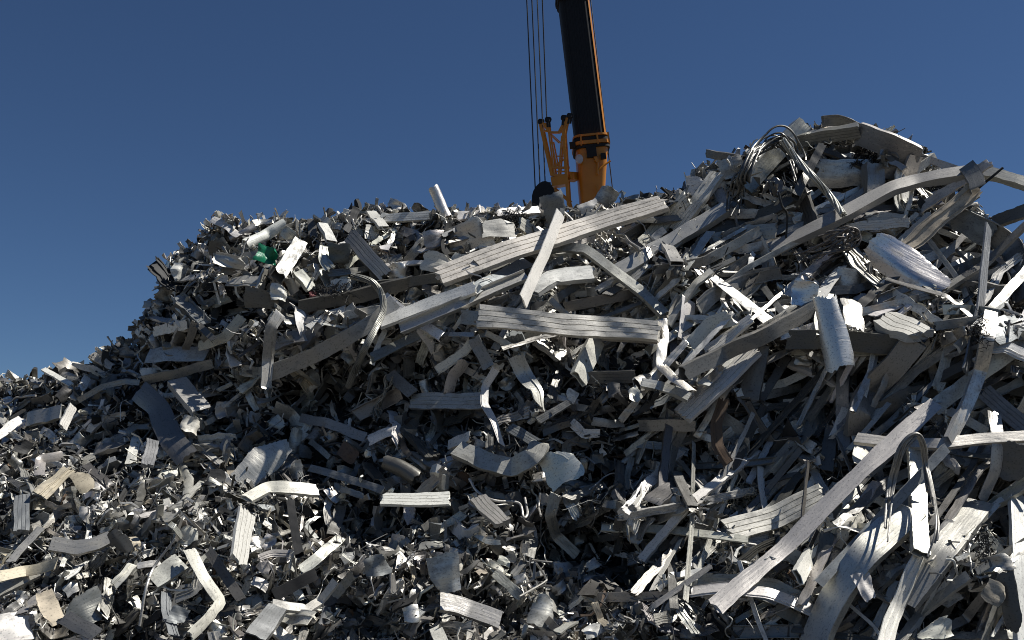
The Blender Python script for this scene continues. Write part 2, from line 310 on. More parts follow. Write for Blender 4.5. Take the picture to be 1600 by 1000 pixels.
# ------------------------------------------------------------------ the pieces one can pick out, read off the photograph
# name | section | tone | width px | height px | roll to the sun | proud of the heap (m) | twist | u,v points | label | short name used when other pieces are described
PIECES = """
metal_beam|bx|g|26|22|-8|.20|0|1160,296 1252,195|square grey beam slanting up to the peak beneath the looped wires|the slanting peak beam
metal_beam|rb|g|20|18|-18|.26|0|1244,220 1343,203|grey grooved beam lying nearly level along the very top of the heap|the level top beam
metal_strip|cv|g|18|4|-10|.12|0|1286,190 1312,187 1345,204|rounded grey strip end sticking up highest behind the level top beam|
metal_channel|ch|g|34|12|-14|.24|0|1342,208 1390,226 1436,247|wide grey channel sloping down from the peak to the right|the sloping peak channel
metal_strip|bx|l|11|8|10|.04|0|1438,246 1470,256 1508,270|thin pale bar running from the peak channel toward the long arched beam|
metal_beam|bx|l|17|19|42|.38|0|1203,392 1290,350 1395,294 1430,284 1512,270|long pale beam bent in an arch across the upper right slope|the long arched beam
metal_beam|bx|l|15|16|38|.12|0|1516,266 1560,274 1612,291|pale beam jutting out beyond the right edge against the sky|the jutting sky beam
metal_strip|an|g|24|14|5|.42|0|1512,262 1522,276 1530,296|short grey bracket clasping the end of the long arched beam|
metal_strip|cv|y|26|3|12|.40|4|1526,292 1470,340 1406,394|stained cream strip with brown marks leaning under the long arched beam|the stained cream strip
metal_rod|tu|k|4|4|0|.30|0|1524,298 1548,278 1567,262|thin dark rod poking up into the sky near the right edge|
metal_channel|cf|g|36|10|-12|.30|0|1484,336 1545,362 1580,386 1598,430 1604,470|wide grey channel arching over and down at the right edge|the arched edge channel
metal_plate|fl|g|40|5|6|.42|0|1494,340 1552,368|flat grey plate with two bolt holes on the arched edge channel|the bolted plate
metal_beam|bx|d|18|16|15|.2|0|1554,348 1606,328|short dark beam rising to the right edge above the arched channel|
metal_post|bx|g|27|24|24|.20|0|1364,258 1366,345|upright grey post with a lit right face below the peak|the upright peak post
metal_strip|ch|l|20|8|18|.22|0|1412,292 1430,244|short ribbed strip leaning between the peak channel and the long arched beam|
curved_sheet|cv|s|44|4|10|.10|0|1258,270 1356,268|satin curved sheet like half a drum lying below the level top beam|the half drum sheet
metal_strip|cv|w|15|4|28|.14|0|1294,306 1320,310 1356,306|pale curled sheet lip below the half drum sheet|
crumpled_offcut|rb|w|30|16|22|.30|10|1354,350 1380,348 1406,352|crumpled white ribbed offcut just beneath the long arched beam|the crumpled white offcut
metal_strip|bx|d|13|10|-4|.30|0|1284,228 1262,270 1243,308|dark narrow bar leaning in front of the half drum sheet|
metal_channel|ch|d|20|12|0|.12|0|1177,276 1172,342|dark upright channel standing below the slanting peak beam|
metal_beam|bx|d|16|12|20|.20|20|1094,364 1170,346 1212,326 1246,304|torn dark beam with a bright upper edge under the looped wires|the torn dark beam
metal_beam|rb|c|19|12|33|.20|0|1056,362 1088,318 1122,271|white beam leaning on the shoulder beside the crumpled silver sheet|the leaning shoulder beam
metal_strip|bx|d|13|8|-6|.06|0|1105,240 1162,250|dark level bar sticking out left from the shoulder against the sky|
metal_strip|an|d|13|9|0|.06|0|1094,278 1120,258|small dark wedge bar poking up beside the leaning shoulder beam|
metal_beam|bx|l|20|16|34|.28|0|962,428 1040,382 1136,326|long pale beam running up the middle right slope to the shoulder|the middle slope beam
metal_beam|rb|c|22|12|28|.12|0|1000,388 1040,346 1076,308|cream grooved beam parallel to and left of the leaning shoulder beam|
metal_plate|fl|g|25|5|12|.18|8|1110,378 1160,366 1212,360|grey plate with a beige patch above the dark bent sheet strip|
metal_strip|cv|l|14|4|-2|.20|0|1068,394 1110,398 1170,388 1222,376|long curved strip, half shaded, below the beige patched plate|
metal_offcut|bx|l|15|12|30|.26|0|1038,378 1058,412|short square white stub hanging below the middle slope beam|
metal_strip|cv|g|24|4|-14|.24|10|1092,482 1112,462 1160,438 1220,424|broad dark bent strip across a black hollow|the dark bent strip
metal_strip|an|c|9|8|25|.26|0|1044,508 1066,474 1088,442 1112,424|slender cream strip leaning up out of the tangle below the dark bent strip|the slender cream strip
metal_strip|fl|c|13|4|30|.20|0|1046,500 1052,480 1062,464|cream strip with a hooked end beside the slender cream strip|
metal_plate|fl|w|19|4|32|.20|0|1077,468 1068,532|white upright plate speckled with marks beside the slender cream strip|
curved_sheet|cv|c|27|4|10|.26|0|1080,542 1108,508 1142,496|rounded cream panel lying below the black hollow|the rounded cream panel
metal_strip|rb|w|17|6|34|.24|18|1106,552 1140,524 1174,498|white ribbed strip with torn edges next to the rounded cream panel|
metal_beam|bx|g|23|15|-14|.36|0|1066,584 1130,552 1200,522 1272,480|long dark grey beam crossing above the white grooved plank|the long grey crossing beam
metal_plank|rb|w|28|9|38|.26|0|1066,650 1120,600 1178,546|white plank with three dark grooves and one shadow band across it|the white grooved plank
metal_plank|fl|w|15|5|36|.20|0|1098,602 1136,560|short white plank behind the white grooved plank|
crumpled_offcut|bx|s|22|14|10|.34|20|1290,462 1282,500 1284,530|folded silver lip hanging beside the bright crumpled foil|
curved_sheet|cv|a|26|4|22|.40|0|1328,468 1334,488 1336,512|shiny folded flap to the right of the hanging silver tongue|
metal_strip|fl|w|15|4|30|.40|15|1276,470 1296,442 1314,416|torn white strip standing above the hanging silver tongue|
metal_beam|bx|d|30|28|-6|.16|0|1230,530 1310,531 1402,536|open ended dark box beam lying behind the hanging silver tongue|the open box beam
metal_offcut|rb|c|32|22|44|.42|0|1380,500 1438,526|square cream offcut with a lit grooved top below the big dented panel|the cream square offcut
metal_channel|ch|g|34|14|14|.36|20|1428,532 1396,574 1356,612 1343,642 1338,676|olive grey channel bent sharply down below the cream square offcut|the bent olive channel
metal_beam|bx|d|20|14|0|.24|0|1470,434 1514,418 1556,402|short dark beam right of the big dented panel|
metal_beam|bx|g|22|14|-8|.20|0|1478,446 1580,458|level grey beam behind the short dark beam at the right edge|the level edge beam
metal_channel|ch|g|15|8|4|.20|0|1470,484 1520,484 1564,492|level satin channel under the level edge beam|
metal_strip|bx|g|14|9|0|.22|0|1460,510 1540,498|grey bar beneath the level satin channel|
metal_strip|ch|s|18|9|18|.50|40|1548,488 1542,530 1532,580 1514,625 1482,690|long satin strip with a black torn edge curving down the right slope|the long torn satin strip
crumpled_sheet|cv|b|40|4|20|.30|0|1546,520 1604,506|blue-grey shiny sheet at the right edge beside the torn satin strip|
metal_strip|cv|w|18|4|30|.38|0|1542,542 1575,544 1608,558|curved white strip reaching the right edge below the blue-grey sheet|
metal_strip|fl|l|25|6|15|.46|0|1118,948 1230,852 1350,732 1464,630|very long straight pale strip running diagonally across the lower right slope|the very long diagonal strip
metal_strip|fl|l|24|6|4|.30|0|1456,640 1520,592 1584,548|straight pale strip continuing above the very long diagonal strip|
metal_channel|ch|l|15|9|24|.54|0|1336,685 1400,693 1470,694 1530,686 1606,682|long thin channel lying level across the very long diagonal strip|the level thin channel
metal_post|fl|c|26|5|20|.32|0|1345,680 1350,728|short cream post below the foot of the bent olive channel|
metal_post|bx|b|19|14|-4|.24|0|1318,582 1316,650 1320,708|dark blue-grey post standing in the black gap left of the olive channel|the dark standing post
metal_post|bx|d|21|12|-6|.20|0|1302,668 1290,738|dark leaning post beside the dark standing post|
metal_strip|cv|w|22|4|34|.36|0|1438,868 1420,905 1400,952 1382,1012|white strip curving down out of the torn upright post|the white curving strip
metal_post|bx|l|24|16|16|.44|0|1430,694 1434,780 1438,866|upright pale post with a torn bottom inside the cable loop|the torn upright post
metal_channel|ch|s|42|16|22|.46|14|1424,796 1350,866 1312,922 1286,974 1268,1020|wide bent satin channel running down to the bottom edge|the wide bent channel
metal_strip|an|b|15|9|-6|.50|0|1478,700 1380,805 1278,912|dark blue-grey angle strip running diagonally behind the cable loop|the dark diagonal angle
metal_beam|ch|l|36|16|14|.46|0|1532,788 1470,868 1412,944|broad pale channel with a ribbed side leaning at lower right|the broad leaning channel
metal_strip|cv|l|16|4|26|.56|30|1554,644 1560,690 1556,736 1536,782|ribbon-like strip hanging above the broad leaning channel|the hanging ribbon
metal_beam|bx|w|26|14|28|.40|0|1590,772 1596,880 1602,1015|white upright beam cut by the right edge at the bottom corner|the right corner beam
metal_strip|rb|b|26|10|8|.44|0|1538,612 1610,676|blue-grey ribbed strip slanting down to the right edge|
curved_sheet|cv|d|36|4|-16|.16|0|1362,656 1414,626 1480,612|dark curved sheet lying behind the very long diagonal strip|
metal_beam|bx|d|18|12|-8|.16|0|1530,600 1608,612|dark beam reaching the right edge above the blue-grey ribbed strip|
metal_plank|rb|c|34|7|18|.40|0|1136,828 1212,808 1284,772|cream grooved plank with a torn right end left of the diagonal strip|the torn cream plank
metal_strip|cv|w|17|5|32|.36|0|1080,925 1136,918 1200,926 1280,958|white curved strip passing beneath the foot of the diagonal strip|the white foot strip
metal_strip|cv|g|16|5|-4|.24|0|1090,904 1150,906 1212,912 1270,942|grey strip with a bolt hole just above the white foot strip|
metal_channel|ch|g|13|8|6|.26|0|1048,866 1050,910 1054,954|short upright grey channel left of the white foot strip|
metal_strip|bx|g|13|8|22|.28|0|1056,738 1082,792|short dark bar with a white edge left of the wiry nest|
metal_strip|fl|w|9|6|28|.30|0|1188,728 1190,760 1197,800|slim white bar standing right of the wiry nest|
metal_channel|cf|g|20|10|0|.26|0|1146,988 1250,986|grey channel lying level at the bottom edge below the white foot strip|
metal_beam|bx|d|18|12|4|.24|0|1212,950 1278,986|dark beam running down beneath the white foot strip|
metal_plate|fl|d|22|5|-6|.22|0|1294,832 1276,902|dark upright plate behind the diagonal strip|
metal_offcut|bx|w|18|14|30|.30|0|1266,866 1246,902|small white box stub tucked behind the diagonal strip|
metal_channel|ch|d|30|14|-6|.22|0|1186,540 1172,624|dark upright channel right of the white grooved plank|the dark upright channel
metal_strip|rb|d|13|8|-6|.22|0|1166,628 1184,660 1206,692|dark ribbed strip slanting down below the dark upright channel|
metal_strip|bx|d|13|9|-6|.18|0|1188,626 1230,558|dark bar leaning right behind the dark upright channel|
curved_sheet|cv|r|18|4|0|.26|0|1132,622 1120,660 1122,698 1138,724|curved brown strip hanging below the white grooved plank|the curved brown strip
metal_beam|bx|g|18|14|-16|.32|0|1000,663 1044,663 1086,664|square grey beam end lying level below the white grooved plank|the square grey end
metal_strip|rb|g|12|8|10|.24|0|996,694 1036,698 1074,708|ribbed grey strip with a frayed end below the square grey end|
crumpled_strip|cv|a|15|3|16|.44|60|1034,498 1038,530 1033,570 1052,590 1082,610|twisted bright foil strip trailing from the ribbed front plank|the trailing foil strip
metal_strip|an|l|13|10|20|.28|0|1002,598 1040,606 1078,622|dark strip with a white top left of the white grooved plank|
metal_beam|rb|c|26|14|34|.44|0|686,434 800,390 920,352 1036,318|long cream beam slanting up across the middle of the heap|the long cream beam
metal_plank|fl|w|17|6|34|.64|10|876,333 850,398 818,470|white strip leaning across the long cream beam|the leaning white strip
metal_channel|ch|s|13|9|26|.40|0|826,394 880,386 915,390 960,424 1004,458 1038,492|slender silver channel bent over and down right of the leaning white strip|the bent silver channel
metal_plank|rb|c|32|14|15|.48|0|748,494 850,504 940,512 1030,518|cream plank with fine ribs lying level at the centre of the heap|the ribbed front plank
metal_plank|bx|g|22|12|0|.34|0|722,496 800,504|grey plank end showing behind the left end of the ribbed front plank|
metal_beam|bx|g|26|14|-10|.38|0|940,518 1036,524|grey beam end showing under the right end of the ribbed front plank|
metal_beam|bx|w|20|14|36|.34|0|828,458 864,434 926,428|white beam with a kink and shadow bands right of the leaning white strip|the kinked white beam
metal_strip|fl|b|18|5|26|.30|0|734,456 780,432 826,408|pale blue-grey flat strip under the long cream beam|
metal_beam|bx|w|16|10|36|.32|0|594,506 660,480 742,450|white beam lying at a slant left of the ribbed front plank|the left slanting beam
metal_channel|cf|l|16|10|28|.42|0|624,514 720,474 822,430|long pale channel with ragged edges above the ribbed front plank|the ragged pale channel
metal_beam|bx|d|15|10|-8|.28|0|582,446 640,441 705,430|dark beam lying under the lower end of the long cream beam|
metal_channel|ch|d|20|12|-10|.32|0|468,480 560,462 645,440|long dark channel filled with black bristle left of the thick cable|the bristle-filled channel
metal_channel|ch|g|24|10|-2|.44|10|420,584 490,556 545,526 588,500 616,472|long curved dark channel crossing under the thick twisted cable|the long curved channel
metal_strip|cv|l|17|5|16|.44|0|438,490 424,512 420,560 416,606|pale strip bent over and hanging straight down at left|the hanging bent strip
metal_strip|cv|y|16|4|14|.34|0|378,494 352,528 310,540|cream curved strip in front of the black hollow at left|the cream curved strip
metal_strip|fl|g|12|4|0|.32|20|306,503 290,546|thin grey strip standing left of the cream curved strip|
metal_channel|cf|b|18|8|20|.34|0|278,462 298,482 320,504|shiny blue-grey folded strip at the left edge of the black hollow|the folded blue strip
metal_strip|an|d|10|6|10|.32|0|310,508 336,532|narrow dark strip below the folded blue strip|
metal_plate|fl|s|22|4|20|.24|0|230,556 280,552 324,553|level silver plate on the ledge below the black hollow|the ledge plate
metal_strip|fl|g|15|5|-12|.36|0|224,594 280,582 332,568|dark flat strip lying in front of the ledge plate|the dark ledge strip
metal_channel|ch|l|26|14|20|.38|0|276,596 294,618 314,642|folded pale channel hanging below the dark ledge strip|the folded ledge channel
rubber_strip|cv|k|18|6|0|.10|0|318,444 346,444 374,462|curved black rubber lip above the black hollow at upper left|the black rubber lip
metal_strip|cv|w|11|4|24|.20|0|331,342 350,350 374,368|white cap strip bent over the topmost left corner|the corner cap strip
metal_tube|tu|l|11|9|0|.20|0|362,374 380,364 398,354|short pale tube lying on the upper left crest|
metal_tube|tu|w|17|14|0|.24|0|384,382 416,366 446,349|fat white tube end pointing up right on the upper left crest|the fat crest tube
metal_beam|bx|g|22|18|0|.28|0|434,432 468,380|grey square beam leaning right of the green plastic scrap|the grey leaning block
metal_offcut|bx|d|13|12|-4|.06|0|282,410 288,390|small dark stub sticking up on the left crest|
metal_offcut|bx|c|14|12|24|.26|0|464,424 486,452|cream stub leaning below the grey leaning block|
metal_strip|cv|s|17|4|12|.26|0|508,386 506,404 516,420|curved silver strip between the grey leaning block and the ribbed offcut|
metal_offcut|bx|w|13|9|30|.20|0|504,350 518,378|white square stub leaning on the upper left crest|
metal_offcut|ch|d|13|10|0|.08|0|487,346 490,374|dark upright stub on the crest beside the white square stub|
metal_channel|rb|g|24|14|8|.28|0|548,370 574,400 602,432|grey ribbed offcut slanting down right below the crest|the ribbed offcut
metal_offcut|bx|w|12|9|28|.18|0|580,332 600,356|white stub leaning against the level crest beam|
metal_beam|rb|w|12|9|24|.14|0|596,341 650,339 698,336|white beam lying level on the crest left of the standing tube|the level crest beam
metal_beam|bx|w|11|9|24|.10|0|714,338 780,333 842,328|thin white beam on the crest right of the standing tube|
metal_tube|tu|a|18|16|0|.22|0|677,293 686,314 698,340|shiny tube with a flared foot standing on the crest|the standing tube
metal_offcut|rb|c|16|8|28|.24|0|812,348 840,368|cream ribbed offcut above the long cream beam|
metal_beam|bx|d|16|10|-6|.30|0|882,480 940,468 1000,456|dark beam behind the bent silver channel|
metal_strip|fl|g|10|5|10|.34|0|860,468 890,496|small grey strip leaning above the ribbed front plank|
metal_tube|bx|b|19|16|-4|.30|0|740,528 752,552 763,574|dark blue-grey tube with a white lower end below the front plank|the white-ended tube
metal_strip|cv|l|17|4|16|.30|0|702,614 708,588 727,564|curved ribbed strip left of the white-ended tube|
metal_strip|cv|w|11|3|22|.38|50|775,576 758,604 757,632 770,656 784,694|wavy white ribbon hanging below the white-ended tube|the wavy white ribbon
metal_plate|rb|l|24|6|18|.34|0|642,627 700,627 756,627|pale ribbed plate lying level left of the wavy white ribbon|the level ribbed plate
metal_post|rb|b|24|10|-6|.24|0|803,520 822,566|dark ribbed post below the ribbed front plank|
metal_strip|cv|l|22|3|20|.38|70|806,556 820,584 836,610 844,634|twisted pale sheet strip curling below the dark ribbed post|the twisted pale strip
metal_offcut|bx|c|26|16|14|.36|0|932,530 904,592|cream square offcut leaning under the right half of the front plank|the leaning cream offcut
metal_plank|rb|d|19|10|-8|.26|0|920,590 992,588|dark ribbed plank lying level right of the leaning cream offcut|
metal_strip|rb|g|11|7|16|.30|0|840,658 888,630|ribbed grey strip below the twisted pale strip|
metal_strip|cv|l|13|3|8|.30|30|926,658 950,662 974,661|short wavy grey strip left of the square grey end|
metal_strip|rb|b|15|7|16|.28|0|796,668 838,692|short blue-grey ribbed strip above the big curved channel|
metal_strip|an|w|13|8|26|.26|0|702,696 735,682|white angle strip with a shaded side above the big curved channel|
metal_channel|ch|g|18|8|8|.32|0|610,586 646,616|short grey bracket left of the level ribbed plate|
metal_channel|cf|g|21|12|4|.32|0|556,650 586,634 622,616|grey channel draped with loose wires left of the level ribbed plate|the wire-draped channel
metal_strip|fl|b|15|5|6|.30|0|470,653 512,662 572,684|long blue-grey flat strip with white shadowed spots|the spotted blue strip
metal_strip|cv|w|15|4|28|.36|0|576,688 594,678 616,672|bright white curved strip below the wire-draped channel|
metal_strip|cv|w|13|3|30|.38|20|613,642 620,664 617,694|white strip hanging down right of the bright curved strip|
metal_plank|rb|w|19|8|32|.38|0|598,780 650,782 702,779|short white ribbed plank lying level in the dark lower middle|the short ribbed plank
curved_channel|ch|l|27|12|14|.34|0|716,702 758,722 800,731 832,714 844,694|big curved pale channel sagging like a bowl in the middle|the big curved channel
metal_tube|tu|d|26|24|0|.30|0|604,722 628,732 652,748|dark open tube end with a rusty rim above the short ribbed plank|the rusty tube end
metal_strip|cv|g|17|4|4|.34|10|868,772 860,806 868,836 902,868|long grey strip bending down below the shiny square panel|the bending grey strip
metal_offcut|rb|l|23|10|20|.34|0|746,778 786,818|pale grooved offcut slanting below the big curved channel|
metal_channel|ch|l|25|12|18|.36|0|686,940 730,950 782,970|pale channel full of crumbs lying near the bottom middle|the crumb-filled channel
metal_strip|bx|c|17|10|26|.34|0|386,780 420,761 450,762 496,767|cream bar with holes and a twisted left end below the fan sheet|the holed cream bar
metal_strip|fl|b|12|5|10|.30|0|484,731 540,746 598,766|narrow blue-grey strip slanting right of the fan sheet|
metal_offcut|fl|r|22|5|0|.24|0|532,700 556,716|brownish square plate below the spotted blue strip|
metal_plank|rb|w|26|8|30|.38|0|386,800 372,878|white ribbed plank standing steeply at lower left|the steep ribbed plank
metal_strip|cv|c|17|3|22|.40|20|296,858 322,904 346,940 328,964 298,994|long cream strap with a sharp bend at lower left|the bent cream strap
metal_strip|bx|d|15|7|0|.34|0|326,860 378,938|dark flat bar leaning beside the bent cream strap|
metal_strip|bx|k|13|8|0|.30|0|454,784 460,826 468,868|black upright bar standing right of the steep ribbed plank|
metal_strip|fl|s|17|4|10|.32|20|470,892 500,868 532,840|blue-tinged bent silver strip pointing up right near the bottom|the pointing silver strip
metal_strip|an|c|12|8|24|.38|0|426,944 480,953 500,940 526,908|cream angle strip bent like a tick mark near the bottom|the tick-shaped strip
metal_channel|ch|k|18|8|-6|.34|0|428,930 494,896|black channel with a pale edge above the tick-shaped strip|
metal_beam|bx|b|32|20|12|.42|0|396,1000 432,954|pale blue-grey box beam end leaning at the bottom edge|the blue box end
metal_offcut|cv|c|21|5|24|.36|0|444,962 486,966|cream curved flap beside the blue box end|
metal_strip|cv|l|11|4|16|.28|0|404,872 426,864 452,865|small arched pale lip below the steep ribbed plank|
metal_plank|fl|y|17|5|22|.36|0|-10,902 42,892 88,880|yellowish strip lying at the left edge near the bottom|the yellowish edge strip
metal_channel|ch|l|17|8|22|.34|0|-10,928 25,912 58,894|pale rolled channel beneath the yellowish edge strip|
metal_strip|fl|l|11|4|24|.32|0|16,878 40,850 64,824|straight pale strip leaning right above the yellowish edge strip|
metal_channel|ch|l|20|8|20|.34|10|80,850 118,857 150,850 174,840|pale channel pinched in the middle at lower left|the pinched channel
metal_strip|ch|s|28|8|16|.34|0|238,908 282,878|torn silver channel leaning right at lower left|
metal_strip|cv|b|15|3|18|.36|10|260,926 260,955 272,992|blue-grey ribbon with bright torn edges at the bottom left|
metal_plate|fl|g|23|5|12|.40|0|100,964 152,992|grey plate with a bright lower edge at the bottom left|
metal_strip|cv|c|13|4|26|.32|10|178,914 192,898 207,882|small cream bent strip at lower left|
metal_strip|cv|g|9|4|12|.30|0|122,626 160,604 196,596 218,598|slender grey strip arching over the left slope|the slender arch
metal_strip|bx|w|7|5|24|.18|0|68,577 112,602|slim white bar sticking out on the far left crest|the far left bar
metal_plate|cv|g|36|5|-8|.38|0|216,610 244,636 266,680 290,714|large dark sheet hanging on the left slope|the hanging dark sheet
metal_offcut|rb|b|19|7|6|.44|0|238,690 230,728|ribbed blue-grey offcut with a lit end under the hanging dark sheet|
metal_strip|cv|y|20|4|22|.36|20|62,774 82,756 110,732|rust-stained cream sheet strip on the left slope|the rust-stained strip
metal_strip|cv|l|15|4|6|.34|0|62,742 64,718 98,711|pale strip bent like an arch left of the rust-stained strip|
metal_channel|ch|l|21|9|16|.32|0|44,656 98,644|short ribbed channel on the far left slope|
metal_strip|rb|w|13|6|20|.34|0|97,668 113,634|white ribbed stub standing on the far left slope|
metal_strip|fl|w|13|4|24|.32|0|-8,684 34,654|white flat strip at the left edge|
metal_plank|rb|b|21|9|-8|.28|0|36,776 33,832|dark blue-grey ribbed plank standing at the left edge|
"""
# crumpled sheets: name | tone | u,v centre | width px | height px | picture rotation | roll to sun | bend | crumple | proud | label | short
SHEETS = """
curved_sheet|a|1420,414|128|60|34|18|-50|.16|.44|big dented shiny aluminium panel on the right slope|the big dented panel
curved_sheet|a|1304,518|58|118|-8|14|120|.10|.46|satin aluminium panel bent over and hanging down like a tongue|the hanging silver tongue
crumpled_sheet|s|1143,262|36|34|-10|18|20|.25|.18|crumpled silver sheet on the right shoulder below the level sky bar|the shoulder sheet
crumpled_sheet|s|1118,308|48|62|-25|16|25|.30|.12|bright crumpled sheet hanging down beside the leaning shoulder beam|
crumpled_sheet|w|1090,294|34|34|10|20|50|.15|.16|white dished sheet at the left end of the right shoulder|
crumpled_sheet|a|1255,458|36|46|10|22|20|.35|.46|bright crumpled foil sheet left of the hanging silver tongue|the bright foil
crumpled_sheet|a|1325,440|38|40|20|6|40|.2|.34|folded silver sheet above the hanging silver tongue|
crumpled_sheet|s|734,372|74|56|-28|4|40|.14|.34|big silver hood-like sheet above the long cream beam|the silver hood
crumpled_sheet|c|778,356|58|30|-8|34|30|.12|.36|pale sheet forming the lit top of the silver hood|
crumpled_sheet|c|682,410|46|32|12|14|60|.18|.34|beige dented sheet box left of the silver hood|the beige dented box
crumpled_sheet|b|866,326|42|48|-22|2|70|.4|.3|blue-grey sheet standing on the crest before the crane hook|the blue crest sheet
crumpled_sheet|s|950,306|30|34|35|10|40|.45|.06|crumpled silver scrap on the crest at the foot of the crane boom|
crumpled_sheet|w|920,322|34|16|-25|26|10|.15|.1|white flap lying on the crest below the crane boom|
crumpled_sheet|s|622,322|34|18|20|12|40|.35|.02|thin crumpled sheet poking up left of the standing tube|
crumpled_sheet|g|562,336|32|18|0|4|20|.25|.06|square grey flap on the crest above the ribbed offcut|
crumpled_sheet|s|876,728|58|56|-28|10|30|.07|.44|shiny square silver panel with rolled edges in the middle|the shiny square panel
crumpled_sheet|s|410,722|48|96|38|14|30|.12|.36|fan shaped silver sheet on the lower left slope|the fan sheet
crumpled_sheet|s|692,896|48|58|-10|4|20|.35|.32|crumpled silver blue sheet in the dark bottom middle|the crumpled blue sheet
crumpled_sheet|b|590,884|42|32|-15|8|20|.4|.3|crumpled blue plastic-like sheet in the shade at bottom middle|
crumpled_sheet|s|460,692|22|46|12|2|120|.15|.26|drop shaped dented silver shell in the shade|the silver shell
crumpled_sheet|g|134,952|56|50|-25|12|20|.2|.36|large folded grey sheet at the bottom left|the folded grey sheet
crumpled_sheet|y|76,952|30|58|-25|26|10|.2|.34|speckled yellowish sheet left of the folded grey sheet|
crumpled_sheet|w|18,978|60|48|-10|28|30|.2|.36|white crumpled sheet in the bottom left corner|the corner sheet
crumpled_sheet|d|188,846|28|40|-30|-8|20|.1|.34|dark square flap on the lower left slope|
crumpled_sheet|b|278,962|26|26|20|8|30|.3|.36|small faceted blue-grey scrap at the bottom left|
crumpled_sheet|y|130,752|26|36|-35|14|30|.15|.34|brown-edged cream flap right of the rust-stained strip|
crumpled_sheet|c|298,663|30|28|10|14|40|.5|.36|small cream crumpled scrap below the folded ledge channel|
crumpled_sheet|c|232,582|26|18|0|24|50|.3|.3|cream hat-like scrap on the ledge|
crumpled_sheet|w|282,424|32|30|10|18|60|.5|.2|white crumpled sheet bundle on the left cliff edge|the white bundle
crumpled_sheet|d|342,390|32|32|-30|-6|20|.12|.26|dark square flap below the corner cap strip|
crumpled_sheet|l|356,410|44|22|15|20|30|.35|.22|pale creased sheet under the dark square flap|
crumpled_sheet|d|408,466|50|32|0|-10|20|.12|.3|dark triangular sheet beside the black hollow|the dark triangle
crumpled_sheet|w|436,456|28|26|10|22|30|.5|.3|white crumpled bits right of the dark triangle|
crumpled_sheet|a|622,424|26|32|10|12|30|.5|.3|bright crumpled foil left of the beige dented box|
crumpled_sheet|s|680,372|36|26|-10|20|70|.15|.22|curved silver shell left of the silver hood|
crumpled_sheet|d|528,398|36|34|0|-6|40|.3|.24|dark dented sheet below the white square stub|
crumpled_sheet|s|352,640|30|26|-10|20|40|.3|.36|satin folded flap right of the folded ledge channel|
crumpled_sheet|w|1480,935|38|26|-30|26|20|.25|.4|white ribbed flap below the broad leaning channel|
crumpled_sheet|y|1556,928|34|36|30|20|20|.3|.38|cream and brown torn sheet near the bottom right corner|
crumpled_sheet|c|1462,985|54|28|-25|22|50|.3|.4|cream curled sheet at the bottom edge right of the white curving strip|
crumpled_sheet|s|1560,880|46|24|-15|24|40|.35|.36|torn silver scrap left of the right corner beam|
crumpled_sheet|d|1578,940|30|90|0|-6|20|.1|.34|dark upright sheet left of the right corner beam|
crumpled_sheet|d|1580,720|46|60|10|-8|20|.12|.3|dark sheet at the right edge above the right corner beam|
crumpled_sheet|w|1352,916|26|44|-20|22|40|.35|.34|white crumpled strip sheet right of the wide bent channel|
crumpled_sheet|c|1240,870|30|24|30|16|20|.3|.3|pale torn flap in the gap below the torn cream plank|
crumpled_sheet|w|928,985|34|20|-30|24|20|.2|.34|white torn flap at the bottom middle edge|
crumpled_sheet|s|845,955|30|50|10|14|90|.3|.34|curled pale sheet with brown inside at the bottom middle|
"""
# wires and cables: name | tone | strands | radius px of the bundle | strand radius px | kind twist/loose | proud | points | label | short
WIRES = """
steel_cable|g|11|6.0|1.2|twist|.62|548,431 580,440 596,460 599,484 588,510 570,545 555,578 544,604|thick twisted steel cable curling down over the long curved channel|the thick twisted cable
wire_bundle|d|14|11|1.8|loose|.46|1140,345 1146,310 1160,268 1184,232 1212,214 1228,224 1240,250 1246,290|bundle of loose wires looped over the slanting peak beam|the looped wires
steel_cable|l|7|5.5|1.7|twist|.50|1222,218 1246,250 1270,276 1296,306 1318,336|twisted cable running down right from the looped wires|
steel_cable|g|7|4.5|1.9|loose|.66|1380,884 1390,770 1404,708 1424,680 1440,686 1450,740 1463,820 1452,872|twisted cable hanging in a loop over the very long diagonal strip|the hanging cable loop
wire_bundle|d|8|10|1.6|loose|.40|1236,398 1290,376 1326,360 1334,372 1300,392 1246,412|dark flattened coil of wire under the long arched beam|
wire_bundle|l|8|10|1.8|loose|.40|936,352 944,378 956,404|drooping grey wire strands right of the leaning white strip|
wire_bundle|l|7|8|1.8|loose|.38|946,350 975,376 1002,396|second fan of grey wire strands spreading toward the middle slope beam|
loose_wire|l|1|0|2.2|twist|.36|733,748 746,768 772,782 810,786 818,808 824,802 820,778|single pale wire looping right of the short ribbed plank|
loose_wire|l|1|0|2.2|twist|.40|274,842 242,884 228,920 218,978|long thin wire strap bending down at lower left|
loose_wire|k|1|0|2.0|twist|.52|1216,300 1222,322 1230,336 1228,372|thin black wire dangling over the torn dark beam|
loose_wire|l|1|0|1.8|twist|.34|844,770 842,790 845,806|short pale wire hanging left of the bending grey strip|
loose_wire|l|1|0|1.8|twist|.36|812,932 850,910 852,902 838,880|thin kinked wire in the dark bottom middle|
wire_bundle|g|7|9|1.4|loose|.42|606,584 596,612 584,640 580,660|loose wires draped down over the wire-draped channel|
loose_wire|l|1|0|1.8|twist|.36|583,580 578,606 572,616 582,624|pale kinked wire standing above the wire-draped channel|
loose_wire|d|1|0|3.0|twist|.30|1112,948 1120,966 1142,986 1160,1004|dark bent rod curving down below the white foot strip|
"""
